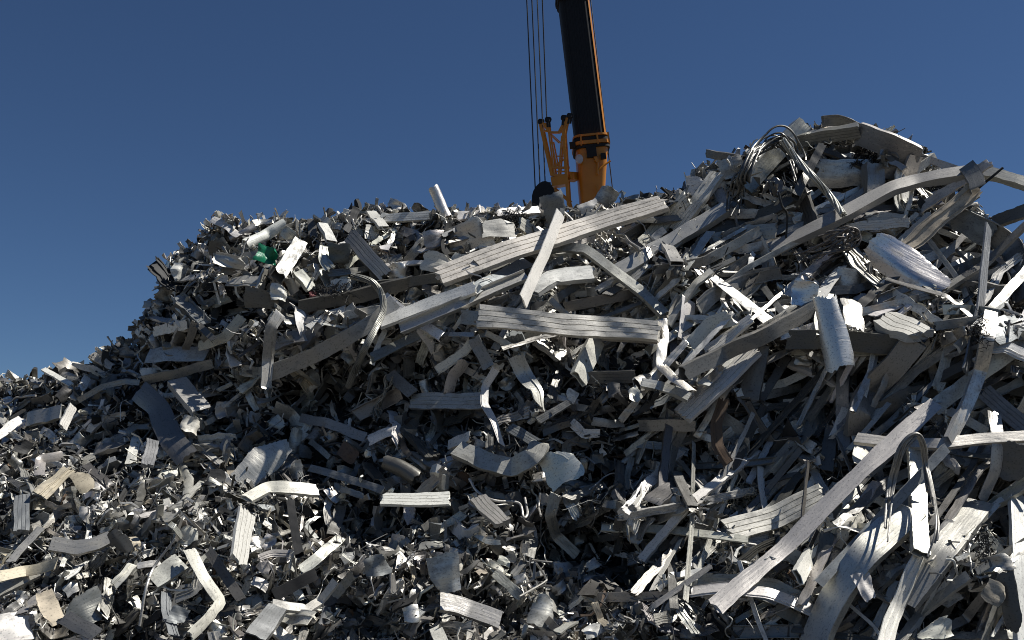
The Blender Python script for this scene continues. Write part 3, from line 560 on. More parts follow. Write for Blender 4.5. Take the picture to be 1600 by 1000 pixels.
TANGLES = """
wire_tangle|y|1158,776|36|20|150|.26|tangled nest of brownish wire left of the slim white bar|the wiry nest
wire_tangle|g|1016,462|28|22|170|.34|grey matted wire wool beside the bent silver channel|the wire wool
wire_tangle|k|530,456|44|10|170|.34|black bristles packed into the bristle-filled channel|
wire_tangle|k|1535,520|10|34|110|.50|black frayed fringe along the long torn satin strip|
wire_tangle|k|1524,450|14|16|80|.34|black frayed clump hanging below the level edge beam|
wire_tangle|k|1538,855|12|28|110|.46|black frayed fringe on the broad leaning channel|
wire_tangle|k|1348,246|16|14|110|.22|black crumbly clump under the level top beam|
wire_tangle|k|800,344|22|12|120|.18|black frayed heap on the crest beside the blue crest sheet|
"""
# ------------------------------------------------------------------ builders for the scrap pieces
LM = []                                                             # (short name, label, u, v) of everything others are described by
HAND = []                                                           # occupied polylines in the picture of the pieces placed one by one
def section(sec, w, h):
    t = max(.05 * w, .0035)
    if sec == 'bx':
        q = min(t * 1.2, .22 * h); return sec_box(w, h), sec_box(w - 2 * q, h - 2 * q)
    if sec == 'rb': return sec_rib(w, h, 3), None
    if sec == 'ch': return sec_chan(w, h, t), None
    if sec == 'cf': return sec_chan(w, h, t) * np.array([1, -1]), None
    if sec == 'an': return sec_ang(w, h, t), None
    if sec == 'fl': return sec_flat(w, max(h * .35, .004), .05), None
    if sec == 'cv': return sec_flat(w, .005, .14, 9), None
    if sec == 'tu': return sec_round(w, h), sec_round(w * .84, h * .84)
def lift(P, UV, frac=.85):
    """slide a stiff piece out of the heap until the slope no longer swallows its middle"""
    Q = np.concatenate([np.linspace(P[i], P[i + 1], 8) for i in range(len(P) - 1)]); u, v, z = proj(Q)
    b = np.max(z - depth(u, v) + .05); return P if b <= 0 else P + (nrmz(CAM - P) * b * frac)
def piece(name, sec, tone, w, h, roll, off, tw, pts, label, cat, rng, group=None, rag=.2, crush=.10, wv=.03, bulge=0):
    u = np.array([p[0] for p in pts], float); v = np.array([p[1] for p in pts], float)
    d = depth(u, v)
    if len(d) > 2: d = .5 * d + .5 * np.interp(np.r_[0, np.cumsum(np.hypot(np.diff(u), np.diff(v)))], [0, np.hypot(np.diff(u), np.diff(v)).sum()], [d[0], d[-1]])
    P = lift(at(u, v, d - off), None); _, _, z = proj(P); sc = z.mean() / FPX
    if roll >= 14: roll = min(roll * 1.05 + 10, 58); w = w * min(1 / math.cos(R(roll)), 1.5); h = h * (.62 if sec in ('bx', 'rb') else .8)
    W_, H_ = w * sc, h * sc
    path = resample(P, max(W_ * .28, .018), smooth=1); n = len(path)
    x = np.linspace(0, 1, n); k = W_ * (.05 if sec in ('cv', 'fl', 'pf') else .02)                           # slight bows and dents
    path = path + np.stack([k * np.sin(x * rng.uniform(3, 9) + rng.uniform(0, 6)) for _ in range(3)], 1) * (np.sin(x * math.pi)[:, None])
    nr = view_frames(path, roll, tw, rng, 4); lp, inn = section(sec, W_, H_) if sec != 'pf' else (sec_prof(W_, H_ * .5, rng), None)
    if sec == 'cv' and W_ < .14 and tone != 'a' and rng.random() < .75: lp = sec_prof(W_, W_ * .2, rng)
    g = Geo(); hv = None
    if name == 'metal_tube' and tone == 'a': hv = 1 + .25 * np.clip(x - .6, 0, 1) * 2.5
    tt = nrmz(np.gradient(path, axis=0)); kk = np.r_[0, 1 - np.sum(tt[1:-1] * tt[:-2], axis=1), 0] if n > 2 else np.zeros(n); kk = np.convolve(kk, [.5, 1, .5], 'same'); pinch = 1 - np.clip(kk * 5, 0, .5); hv = pinch if hv is None else hv * pinch
    sweep(path, nr, lp, g, rng, inner=inn, crush=crush if sec in ('bx', 'ch', 'cf', 'an') else .08, rag=rag, wv=wv, hv=hv)
    V, F, UV = g.arr()
    V = buckle(V, W_, (.07 if not group else .15) * rng.uniform(.5, 1.4), rng)
    o = link_mesh(name, V, F, UV, M_RUBBER if name == 'rubber_strip' else SCRAP, tone, origin=P.mean(0), rng=rng)
    return tag(o, label, cat, group)
def parse(txt): return [l.split('|') for l in txt.strip().splitlines()]
def pts_of(s): return [tuple(float(q) for q in p.split(',')) for p in s.split()]
def sheet_at(name, tone, u, v, wpx, hpx, rot, roll, bend, crum, off, label, cat, rng, group=None, mat=None, dens=1, fold=0):
    d = float(depth(u, v)) - off; c = at(u, v, d); sc = d / FPX
    V, F, UV = sheet_geo(wpx * sc, hpx * sc, rng, bend, crum, .004, 22 if max(wpx, hpx) > 60 else 14 if dens else 9, 18 if max(wpx, hpx) > 60 else 12 if dens else 8, .13, fold)
    n0 = nrmz(CAM - c); rt = nrmz(np.cross(np.array([0, 0, 1.0]), n0)); upv = np.cross(n0, rt); a = R(rot)
    ex = math.cos(a) * rt - math.sin(a) * upv; ey = math.sin(a) * rt + math.cos(a) * upv
    s2 = nrmz(SUN - (SUN @ n0) * n0); ax = np.cross(n0, s2); th = R(roll); K = np.array([[0, -ax[2], ax[1]], [ax[2], 0, -ax[0]], [-ax[1], ax[0], 0]])
    Rm = np.eye(3) + math.sin(th) * K + (1 - math.cos(th)) * K @ K
    B = np.stack([Rm @ ex, Rm @ ey, Rm @ n0], 0)
    o = link_mesh(name, V @ B + c, F, UV, mat or SCRAP, None if mat else tone, origin=c, smooth=28, rng=rng)
    return tag(o, label, cat, group)
def sub(name): return name.replace('_', ' ')

def build_hand():
    for L_ in parse(PIECES):
        nm, sec, tone, w, h, r, off, tw, pts, label, short = L_[:11]; P = pts_of(pts); rng = np.random.default_rng(abs(hash_(label)))
        piece(nm, sec, tone, float(w), float(h), float(r), float(off), float(tw), P, label, CATS.get(nm, sub(nm)), rng)
        HAND.append((P, float(w)));
        if short: LM.append((short, np.mean([p[0] for p in P]), np.mean([p[1] for p in P]), P))
    for L_ in parse(SHEETS):
        nm, tone, c, w, h, rot, r, be, cr, off, label, short = L_[:12]; (u, v), = pts_of(c); rng = np.random.default_rng(abs(hash_(label)))
        sheet_at(nm, tone, u, v, float(w), float(h), float(rot), float(r), float(be), float(cr), float(off), label, 'sheet', rng)
        HAND.append(([(u - 1, v), (u + 1, v)], .8 * min(float(w), float(h))))
        if short: LM.append((short, u, v, [(u, v)]))
    for L_ in parse(WIRES):
        nm, tone, n, rb, rs, kind, off, pts, label, short = L_[:10]; P = pts_of(pts); rng = np.random.default_rng(abs(hash_(label)))
        wire(nm, tone, int(n), float(rb), float(rs), kind, float(off), P, label, rng); HAND.append((P, 2 * float(rb) + 3))
        if short: LM.append((short, np.mean([p[0] for p in P]), np.mean([p[1] for p in P]), P))
    for L_ in parse(TANGLES):
        nm, tone, c, rx, ry, n, off, label, short = L_[:9]; (u, v), = pts_of(c); rng = np.random.default_rng(abs(hash_(label)))
        tangle(nm, tone, u, v, float(rx), float(ry), int(n), float(off), label, rng); HAND.append(([(u - float(rx) * .5, v), (u + float(rx) * .5, v)], 1.2 * float(ry)))
        if short: LM.append((short, u, v, [(u, v)]))
    # the torn scrap of green plastic on the upper left crest
    sheet_at('plastic_scrap', 'g', 417, 401, 23, 29, 12, 12, 40, .8, .32, 'torn bright green plastic scrap caught below the upper left crest', 'plastic', np.random.default_rng(3), mat=M_GREEN)
    HAND.append(([(413, 402), (421, 402)], 26)); LM.append(('the green plastic', 417, 402, [(417, 402)]))
    sheet_at('plastic_scrap', 'm', 489, 460, 12, 9, 0, 10, 30, .5, .34, 'small dark red torn scrap above the bristle-filled channel', 'scrap', np.random.default_rng(5), mat=None)
def hash_(s):
    h = 2166136261
    for c in s.encode(): h = ((h ^ c) * 16777619) & 0xffffffff
    return h
CATS = {'metal_beam': 'beam', 'metal_strip': 'metal strip', 'metal_channel': 'channel', 'metal_plank': 'plank', 'metal_post': 'post', 'metal_plate': 'plate', 'metal_tube': 'tube', 'metal_offcut': 'offcut',
        'curved_sheet': 'sheet', 'crumpled_offcut': 'offcut', 'crumpled_strip': 'foil strip', 'curved_channel': 'channel', 'metal_rod': 'rod', 'rubber_strip': 'rubber strip', 'steel_cable': 'cable', 'wire_bundle': 'wires', 'loose_wire': 'wire', 'wire_tangle': 'wire tangle'}
def wire(nm, tone, n, rb, rs, kind, off, P, label, rng):
    u = np.array([p[0] for p in P]); v = np.array([p[1] for p in P]); d = depth(u, v); d = np.minimum(d, d.mean() + .1) - off
    C = smooth_curve(at(u, v, d), 14); sc = d.mean() / FPX; t = nrmz(np.gradient(C, axis=0)); a = nrmz(np.cross(t, np.array([.2, -.9, .4]))); b = np.cross(t, a); g = Geo(); m = len(C); x = np.linspace(0, 1, m)
    s = np.r_[0, np.cumsum(np.linalg.norm(np.diff(C, axis=0), axis=1))]
    for i in range(n):
        if kind == 'twist':
            ph = 6.283 * i / max(n, 1) + s / (rb * sc * 7 + 1e-6) * 1.0; rr = rb * sc * (.72 if n > 1 else 0)
            Q = C + rr * (np.cos(ph)[:, None] * a + np.sin(ph)[:, None] * b)
        else:
            f = rng.uniform(-.9, .9); f2 = rng.normal(0, .6); f3 = rng.normal(0, .45); kn = np.interp(x, np.linspace(0, 1, 9), rng.normal(0, .32, 9))
            Q = C + rb * sc * ((f + f3 * (x - .5) + kn + .4 * np.sin(x * rng.uniform(4, 14) + rng.uniform(0, 6)))[:, None] * a + (f2 - f3 * x * .5 + .4 * np.sin(x * rng.uniform(4, 14) + rng.uniform(0, 6)))[:, None] * b)
            e0 = int(rng.integers(0, m // 4)); e1 = m - int(rng.integers(0, m // 4)); Q = Q[e0:e1]
        tube_path(Q, rs * sc * rng.uniform(.8, 1.1), g, 6)
    V, F, UV = g.arr(); tag(link_mesh(nm, V, F, UV, SCRAP, tone, origin=C.mean(0), smooth=60, rng=rng), label, CATS[nm])
def tangle(nm, tone, u, v, rx, ry, n, off, label, rng):
    g = Geo(); 
    for i in range(n):
        a = rng.uniform(0, 6.283); q = math.sqrt(rng.random()); cu, cv = u + rx * q * math.cos(a), v + ry * q * math.sin(a)
        d = float(depth(cu, cv)) - off * rng.uniform(.5, 1.15); c = at(cu, cv, d); sc = d / FPX; L_ = sc * rng.uniform(8, 22)
        q0 = nrmz(rng.normal(0, 1, 3)); Q = [c]; 
        for _ in range(6): q0 = nrmz(q0 + rng.normal(0, .5, 3)); Q.append(Q[-1] + q0 * L_ / 6)
        tube_path(np.array(Q), sc * rng.uniform(.35, .8), g, 4)
    V, F, UV = g.arr(); tag(link_mesh(nm, V, F, UV, SCRAP, tone, smooth=60, rng=rng), label, CATS[nm])

# ------------------------------------------------------------------ middle-sized scrap, each piece its own object with its own description
def seg_dist(u, v, P):
    P = np.array(P, float); best = 1e9
    for i in range(len(P) - 1):
        d = P[i + 1] - P[i]; t = np.clip(((u - P[i, 0]) * d[0] + (v - P[i, 1]) * d[1]) / max(d @ d, 1e-9), 0, 1); best = min(best, math.hypot(u - P[i, 0] - t * d[0], v - P[i, 1] - t * d[1]))
    return best
USED = set()
def describe(u, v, adj, noun, tone, lean, rng):
    near = sorted(LM, key=lambda q: math.hypot(q[1] - u, q[2] - v) if len(q[3]) < 2 else seg_dist(u, v, q[3]))[:7]
    def rel(q):
        P = np.array(q[3], float)
        cu, cv = (q[1], q[2]) if len(P) < 2 else P[np.argmin(np.hypot(P[:, 0] - u, P[:, 1] - v))]
        du, dv = u - cu, v - cv; dist = math.hypot(du, dv)
        if abs(dv) > 1.2 * abs(du): w = 'below' if dv > 0 else 'above'
        elif abs(du) > 1.2 * abs(dv): w = 'right of' if du > 0 else 'left of'
        else: w = ('below' if dv > 0 else 'above') + ' and ' + ('right of' if du > 0 else 'left of')
        return ('just ' if dist < 45 else '') + w + ' ' + q[0]
    cands = []
    for q in near:
        cands.append(f'{adj} {WORDS[tone]} {noun} {lean}, {rel(q)}')
    for q in near[1:4]: cands.append(f'{WORDS[tone]} {noun} {lean}, between {near[0][0]} and {q[0]}')
    for c in cands:
        if c not in USED and 4 <= len(c.replace('-', ' ').split()) <= 16: USED.add(c); return c
    return None
def lean_word(du, dv):
    a = math.degrees(math.atan2(-dv, du)) % 180
    return 'lying level' if a < 20 or a > 160 else 'standing upright' if 70 < a < 110 else 'leaning right' if a < 90 else 'leaning left'
def build_middle(count=600):
    rng = np.random.default_rng(21); pts = []; tries = 0; n = 0
    NOUN = {'pf': 'profile strip', 'cv': 'curled strip', 'fl': 'flat strip', 'rb': 'ribbed offcut', 'ch': 'channel offcut', 'bx': 'box offcut', 'an': 'angle strip', 'tu': 'tube stub'}
    while n < count and tries < 20000:
        tries += 1; u = rng.uniform(-15, 1615); v = rng.uniform(180, 1010)
        if v < ridge(u) - 8: continue
        right = float(np.clip((u - 950) / 250, 0, 1)) * float(np.clip((900 - v) / 200, 0, 1))
        if u > 1250 and rng.random() < .45: continue
        if any(math.hypot(u - a, v - b) < 19 for a, b in pts): continue
        if any(seg_dist(u, v, P) < w * .5 + 7 for P, w in HAND): continue
        tone = rng.choice(list('wclgsdbyka'), p=[.14, .06, .21, .18, .17, .14, .04, .02, .03, .01])
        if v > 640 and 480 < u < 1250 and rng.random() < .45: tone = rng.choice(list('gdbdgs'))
        off = rng.uniform(.08, .2)
        if rng.random() < .2:
            wpx, hpx = rng.uniform(16, 32), rng.uniform(14, 30); rot = rng.uniform(-60, 60)
            lab = describe(u, v, rng.choice(['small', 'crumpled', 'torn', 'dented']), rng.choice(['sheet scrap', 'sheet flap']), tone, 'lying', rng)
            if lab is None: continue
            sheet_at('sheet_scrap', tone, u, v, wpx, hpx, rot, rng.uniform(-15, 40), rng.uniform(10, 110), rng.uniform(.15, .5), off, lab, 'sheet scrap', rng, 'crumpled sheet scraps in the heap', dens=0, fold=int(rng.random() < .5))
        else:
            sec = rng.choice(['pf', 'cv', 'fl', 'rb', 'ch', 'bx', 'an', 'tu'], p=[.28, .08, .09, .13, .15, .13, .11, .03]); L_ = rng.uniform(22, 58) * (1 + .7 * right); w = min(L_ * rng.uniform(.16, .40), 26)
            a = rng.normal(25, 40) if rng.random() < .6 else rng.uniform(-90, 90); a = R(a); du, dv = math.cos(a) * L_ * .5, -math.sin(a) * L_ * .5; bend = rng.normal(0, .28) if rng.random() < .7 else 0
            P = [(u - du, v - dv), (u + dv * bend, v - du * bend), (u + du, v + dv)]; tw = rng.normal(0, 35) if rng.random() < .4 else 0
            if min(v - dv, v + dv) < ridge(u) - 22: continue
            adj = 'twisted' if abs(tw) > 40 else 'bent' if abs(bend) > .22 else 'long' if L_ > 50 else 'small' if L_ < 32 else 'straight'
            lab = describe(u, v, adj, NOUN[sec], tone, lean_word(du, dv), rng)
            if lab is None: continue
            nm = {'cv': 'scrap_strip', 'pf': 'scrap_strip', 'fl': 'scrap_strip', 'an': 'scrap_strip', 'tu': 'tube_stub'}.get(sec, 'profile_offcut')
            piece(nm, sec, tone, w, w * rng.uniform(.3, .6), rng.uniform(-25, 60), off, tw, P, lab, NOUN[sec], rng, {'scrap_strip': 'bent strips in the heap', 'tube_stub': 'tube stubs in the heap'}.get(nm, 'profile offcuts in the heap'), rag=.25, crush=.35, wv=.08)
        pts.append((u, v)); n += 1
    n = 0                                                           # long profiles: the right third is packed with them, a few lie in the upper middle
    while n < 330 and tries < 90000:
        tries += 1; mid = rng.random() < .15
        u, v = (rng.uniform(560, 1060), rng.uniform(345, 540)) if mid else (rng.uniform(1010, 1640), rng.uniform(215, 1010))
        if v < ridge(u) + 12 or (not mid and u < 1180 and v > 700 and rng.random() < .6): continue
        if any(seg_dist(u, v, P) < w * .3 for P, w in HAND): continue
        low = v > 620 and not mid; L_ = rng.uniform(85, 250) * (.6 if mid else 1); w = rng.uniform(5, 15); a = R(rng.normal(46 if low else 34, 14) if rng.random() < .62 else rng.uniform(-85, 90)); du, dv = math.cos(a) * L_ * .5, -math.sin(a) * L_ * .5
        if v - abs(dv) < min(ridge(u - du), ridge(u + du)) + 4: continue
        bd = rng.normal(0, .10); P = [(u - du, v - dv), (u + dv * bd - du * .1, v - du * bd - dv * .1), (u + du, v + dv)]; sec = rng.choice(['pf', 'ch', 'bx', 'fl', 'rb', 'an', 'cf']); tone = rng.choice(list('lgwcsdb'), p=[.24, .24, .12, .08, .14, .14, .04])
        noun = {'pf': 'profile', 'ch': 'channel', 'cf': 'open channel', 'bx': 'box profile', 'fl': 'flat strip', 'rb': 'ribbed profile', 'an': 'angle strip'}[sec]
        lab = describe(u, v, 'long bent' if abs(bd) > .1 else 'long', noun, tone, lean_word(du, dv), rng)
        if lab is None: continue
        piece('long_profile', sec, tone, w, w * rng.uniform(.3, .7), rng.uniform(-20, 50), rng.uniform(.04, .22), rng.normal(0, 14), P, lab, 'long profile', rng, 'long profiles in the heap', rag=.3, crush=.2, wv=.04); n += 1
    n = 0
    while n < 60 and tries < 130000:
        tries += 1; u = rng.uniform(-5, 1605); v = rng.uniform(280, 1000)
        if v < ridge(u) + 12: continue
        L_ = rng.uniform(26, 80); a = R(rng.uniform(0, 180)); P = [(u, v)]
        for _ in range(5): a += rng.normal(0, .5); P.append((P[-1][0] + math.cos(a) * L_ / 5, P[-1][1] - math.sin(a) * L_ / 5))
        if min(p[1] - ridge(p[0]) for p in P) < 4: continue
        tone = rng.choice(list('lgdwk')); lab = describe(P[2][0], P[2][1], 'thin', 'loose wire', tone, lean_word(P[-1][0] - u, P[-1][1] - v), rng)
        if lab is None: continue
        o = wire('loose_wire', tone, 1, 0, rng.uniform(1.0, 1.9), 'twist', rng.uniform(.16, .3), P, lab, rng); n += 1
    return pts

# ------------------------------------------------------------------ the uncountable rest: shredded scrap and the shade-dark core under it, one object
def protos(rng, n, thin=False):
    out = []
    for i in range(n):
        g = Geo(); q = rng.uniform(.2, 1.2) if thin else rng.random()
        if q < .13:
            V, F, UV = sheet_geo(1.0, rng.uniform(.35, .8), rng, rng.uniform(10, 150), rng.uniform(.2, .6), .018, 5, 5, .25, int(rng.random() < .6))
        else:
            if q < .86:
                hd = np.zeros(2); P = [np.zeros(3)]; kinks = rng.random(6) < .4
                for q2 in range(6):
                    if kinks[q2]: hd = hd + rng.normal(0, .55, 2)
                    P.append(P[-1] + np.array([math.cos(hd[0]) * math.cos(hd[1]), math.sin(hd[0]), math.sin(hd[1])]) * rng.uniform(.1, .24))
                P = np.array(P)
                w = rng.uniform(.035, .09) if thin else rng.uniform(.10, .32); k = rng.random()
                lp = sec_flat(w, .02, rng.uniform(-.5, .5), 3) if k < .22 else sec_prof(w, w * .5, rng) if k < .52 else sec_chan(w, w * rng.uniform(.3, .8), .025) if k < .74 else sec_box(w, w * rng.uniform(.25, .6)) if k < .80 else sec_ang(w, w * rng.uniform(.5, 1), .025)
                tw = rng.normal(0, 1.3) * np.linspace(-.5, .5, 7); nr = np.stack([0 * tw, np.sin(tw), np.cos(tw)], 1)
                sweep(P, nr, lp, g, rng, crush=.4, rag=.35, wv=.12)
            else:
                P = [np.zeros(3)]; d = nrmz(rng.normal(0, 1, 3))
                for _ in range(8): d = nrmz(d + rng.normal(0, .45, 3)); P.append(P[-1] + d * .2)
                P = np.array(P) - np.mean(P, 0); tube_path(P, rng.uniform(.008, .016) if thin else rng.uniform(.012, .03), g, 4)
            V, F, UV = g.arr()
        V = buckle(V, .35, .24 if not thin else .05, rng); V = V - V.mean(0); out.append((V, F, UV))
    return out
def build_heap():
    rng = np.random.default_rng(33); PR = protos(rng, 300) + protos(rng, 140, True); VS, TI, GL, UVS = [], [], [], []; loops, counts, base = [], [], 0
    def emit(u, v, size, off, tones, p, back=None, thin=False):
        nonlocal base
        m = len(u); which = rng.integers(300, len(PR), m) if thin else rng.integers(0, 300, m); d = depth(u, v); pos = at(u, v, d - off)
        if back is not None: pos = pos + back
        e = 4.0; du = surf(u + e, v) - surf(u - e, v); dv = surf(u, v + e) - surf(u, v - e); N = nrmz(np.cross(du, dv)); N = np.where((N @ FWD)[:, None] > 0, -N, N)
        N = nrmz(N + rng.normal(0, .55, (m, 3))); A = rng.normal(0, 1, (m, 3)); A[:, 0] *= 1.5; X = nrmz(A - (A * N).sum(1, keepdims=True) * N * rng.uniform(.55, 1.0, (m, 1))); N = nrmz(N - (N * X).sum(1, keepdims=True) * X); Y = np.cross(N, X)
        sc = size * d / FPX; q1 = np.sin(u / 71 + 1.7 * np.sin(v / 93)) + np.sin(v / 57 + 1.3 * np.sin(u / 118) + 2) + 1.6 * np.exp(-((u - 800) / 380) ** 2 - ((v - 790) / 190) ** 2) + rng.normal(0, .5, m); tn = np.where(q1 > 1.15, rng.choice(tones, m, p=dark_mix), np.where(q1 < -1.25, rng.choice(tones, m, p=dusty), rng.choice(tones, m, p=p)))
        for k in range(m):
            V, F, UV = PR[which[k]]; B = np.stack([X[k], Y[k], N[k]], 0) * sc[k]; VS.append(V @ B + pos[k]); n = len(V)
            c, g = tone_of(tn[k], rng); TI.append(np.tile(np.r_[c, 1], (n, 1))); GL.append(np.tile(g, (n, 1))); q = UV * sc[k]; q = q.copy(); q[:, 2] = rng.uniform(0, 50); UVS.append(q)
            for f in F: loops.extend([i + base for i in f]); counts.append(len(f))
            base += n
    dark_mix = np.array([.04, .02, .08, .2, .10, .34, .06, .01, .12, .01, .02]); dark_mix /= dark_mix.sum(); dusty = np.array([.17, .10, .2, .2, .14, .1, .03, .03, .01, .01, .01]); dusty /= dusty.sum()  # darker tone mix for some patches, more often towards the lower centre
    def sample(m, f=None):
        U, V = [], []
        while len(U) < m:
            u = rng.uniform(-120, 1720, 4000); v = rng.uniform(190, 1075, 4000); ok = v > ridge(u) - 5
            hole = sum(np.exp(-((u - cx) / rx) ** 2 - ((v - cy) / ry) ** 2) * min(am * 1.6, .8) for cx, cy, rx, ry, am in HOLES); ok &= rng.random(4000) > hole
            if f is not None: ok &= rng.random(4000) < f(u, v)
            U.extend(u[ok]); V.extend(v[ok])
        return np.array(U[:m]), np.array(V[:m])
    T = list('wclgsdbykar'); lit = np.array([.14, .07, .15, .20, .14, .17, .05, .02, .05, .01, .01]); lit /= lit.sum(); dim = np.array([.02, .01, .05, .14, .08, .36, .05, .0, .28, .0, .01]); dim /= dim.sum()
    u, v = sample(5200); emit(u, v, rng.uniform(16, 40, len(u)), rng.uniform(-.20, -.02, len(u)), T, dim)                  # deep layer, in darker tones that paint the shade between the pieces
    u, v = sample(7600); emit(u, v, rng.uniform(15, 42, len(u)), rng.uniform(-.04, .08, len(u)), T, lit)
    u, v = sample(1700, lambda a, b: np.where(a < 1000, 1.0, .6)); emit(u, v, rng.uniform(30, 60, len(u)), rng.uniform(.0, .10, len(u)), T, lit)
    u, v = sample(3600, lambda a, b: np.where(a < 1050, 1.0, .6)); emit(u, v, rng.uniform(8, 20, len(u)), rng.uniform(.0, .13, len(u)), T, lit)     # crumbs lying on top
    u, v = sample(4200); emit(u, v, rng.uniform(24, 70, len(u)), rng.uniform(-.03, .13, len(u)), T, lit, thin=True)           # slivers and wires
    u = rng.uniform(-120, 1720, 1700); v = ridge(u) + rng.uniform(-13, 8, 1700); emit(u, v, rng.uniform(9, 42, 1700), rng.uniform(-.25, .12, 1700), T, lit)
    u = rng.uniform(-120, 1720, 1200); v = ridge(u); b = rng.uniform(.1, 1.2, 1200); emit(u, v, rng.uniform(12, 34, 1200), 0 * b, T, lit, np.stack([0 * b, b, -.12 * b - .1 * b * b], 1))
    nd = base
    # core under the pieces, its colour holding the black shade of the gaps
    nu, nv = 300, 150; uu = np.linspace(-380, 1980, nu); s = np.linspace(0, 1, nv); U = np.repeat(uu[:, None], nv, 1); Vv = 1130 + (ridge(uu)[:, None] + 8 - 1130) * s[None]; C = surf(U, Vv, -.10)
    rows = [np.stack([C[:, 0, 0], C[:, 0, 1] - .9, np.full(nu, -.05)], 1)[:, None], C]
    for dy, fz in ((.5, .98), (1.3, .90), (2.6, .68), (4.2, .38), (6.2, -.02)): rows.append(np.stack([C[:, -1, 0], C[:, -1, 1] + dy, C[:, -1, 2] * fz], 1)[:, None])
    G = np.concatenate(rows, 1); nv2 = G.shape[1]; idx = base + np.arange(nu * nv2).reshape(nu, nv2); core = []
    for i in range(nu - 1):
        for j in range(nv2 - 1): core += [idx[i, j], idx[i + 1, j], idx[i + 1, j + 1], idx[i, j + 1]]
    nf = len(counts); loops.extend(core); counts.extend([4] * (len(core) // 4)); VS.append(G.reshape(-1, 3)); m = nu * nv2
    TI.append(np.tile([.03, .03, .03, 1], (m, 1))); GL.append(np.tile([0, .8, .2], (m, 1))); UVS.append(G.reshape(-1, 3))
    V = np.concatenate(VS); me = bpy.data.meshes.new('shredded_scrap'); me.vertices.add(len(V)); me.vertices.foreach_set('co', V.astype(np.float32).ravel())
    lo = np.array(loops, np.int32); ct = np.array(counts, np.int32); me.loops.add(len(lo)); me.loops.foreach_set('vertex_index', lo); me.polygons.add(len(ct)); me.polygons.foreach_set('loop_start', np.r_[0, np.cumsum(ct)[:-1]].astype(np.int32))
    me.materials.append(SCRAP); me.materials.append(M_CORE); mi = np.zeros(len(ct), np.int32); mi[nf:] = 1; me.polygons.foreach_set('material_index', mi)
    me.update(calc_edges=True); me.validate(); attr(me, 'tint', 'FLOAT_COLOR', np.concatenate(TI)); attr(me, 'gloss', 'FLOAT_VECTOR', np.concatenate(GL)); attr(me, 'puv', 'FLOAT_VECTOR', np.concatenate(UVS))
    me.shade_smooth(); me.set_sharp_from_angle(angle=R(32))
    o = bpy.data.objects.new('shredded_scrap', me); COL.objects.link(o)
    tag(o, 'heap of small shredded aluminium scrap that fills the whole mound', 'scrap', kind='stuff')
    print('heap verts', len(V), 'debris', nd)

def drop_hidden(least=6):
    """scrap that ends up buried under other scrap shows nothing and is left out"""
    bpy.context.view_layer.update(); dg = bpy.context.evaluated_depsgraph_get(); hit = {}
    for y in range(2, 1000, 4):
        for x in range(2, 1600, 4):
            ok, p, nrm, i, o, mt = S.ray_cast(dg, Vector(CAM), Vector(ray(x, y)), distance=200.0)
            if ok: hit[o.name] = hit.get(o.name, 0) + 1
    n = 0
    for o in list(S.objects):
        if o.get('group') and o.get('group').endswith('in the heap') or o.name.startswith('loose_wire'):
            if hit.get(o.name, 0) < (least if not o.name.startswith('loose_wire') else 2): bpy.data.objects.remove(o); n += 1
    for base in ('scrap_strip', 'profile_offcut', 'sheet_scrap', 'tube_stub', 'long_profile', 'loose_wire'):
        for k, o in enumerate(sorted((q for q in S.objects if q.name.split('.')[0] == base), key=lambda q: q.name)): o.name = base + ('' if k == 0 else f'.{k:03d}')
    print('left out', n)
# ------------------------------------------------------------------ the ground and the crane behind the heap
def ground():
    n = 60; x = np.linspace(-1, 1, n); x = np.sign(x) * np.abs(x) ** 3 * 900; X, Y = np.meshgrid(x, x, indexing='ij'); Z = .03 * np.sin(X * .7) * np.cos(Y * .5) - .04
    V = np.stack([X, Y, Z], -1).reshape(-1, 3); I = np.arange(n * n).reshape(n, n); F = [(I[i, j], I[i + 1, j], I[i + 1, j + 1], I[i, j + 1]) for i in range(n - 1) for j in range(n - 1)]
    me = bpy.data.meshes.new('ground'); me.from_pydata(V.tolist(), [], [tuple(int(q) for q in f) for f in F]); me.materials.append(M_GROUND); me.shade_smooth()
    o = bpy.data.objects.new('ground', me); COL.objects.link(o); tag(o, 'dark dirt yard ground the heap lies on', 'ground', kind='structure')
def gp(u, v, d=30.0): return at(float(u), float(v), float(d))
def prism(geo, axis_pts, ex, ey, loop, scl=(1, 1)):
    """loop of (x, y) in the ex, ey frame extruded between two points"""
    a, b = axis_pts; K = len(loop); V = [a + ex * x * scl[0] + ey * y * scl[0] for x, y in loop] + [b + ex * x * scl[1] + ey * y * scl[1] for x, y in loop]
    F = [(k, (k + 1) % K, K + (k + 1) % K, K + k) for k in range(K)] + [tuple(range(K))[::-1], tuple(range(K, 2 * K))]
    geo.add(np.array(V), F, np.zeros((2 * K, 3)))
def bar(geo, a, b, w, h=None):
    a = np.asarray(a, float); b = np.asarray(b, float); t = nrmz(b - a); ex = nrmz(np.cross(t, np.array([.1, 1.0, .05]))); ey = np.cross(t, ex); h = h or w
    prism(geo, (a, b), ex, ey, [(-w / 2, -h / 2), (w / 2, -h / 2), (w / 2, h / 2), (-w / 2, h / 2)])
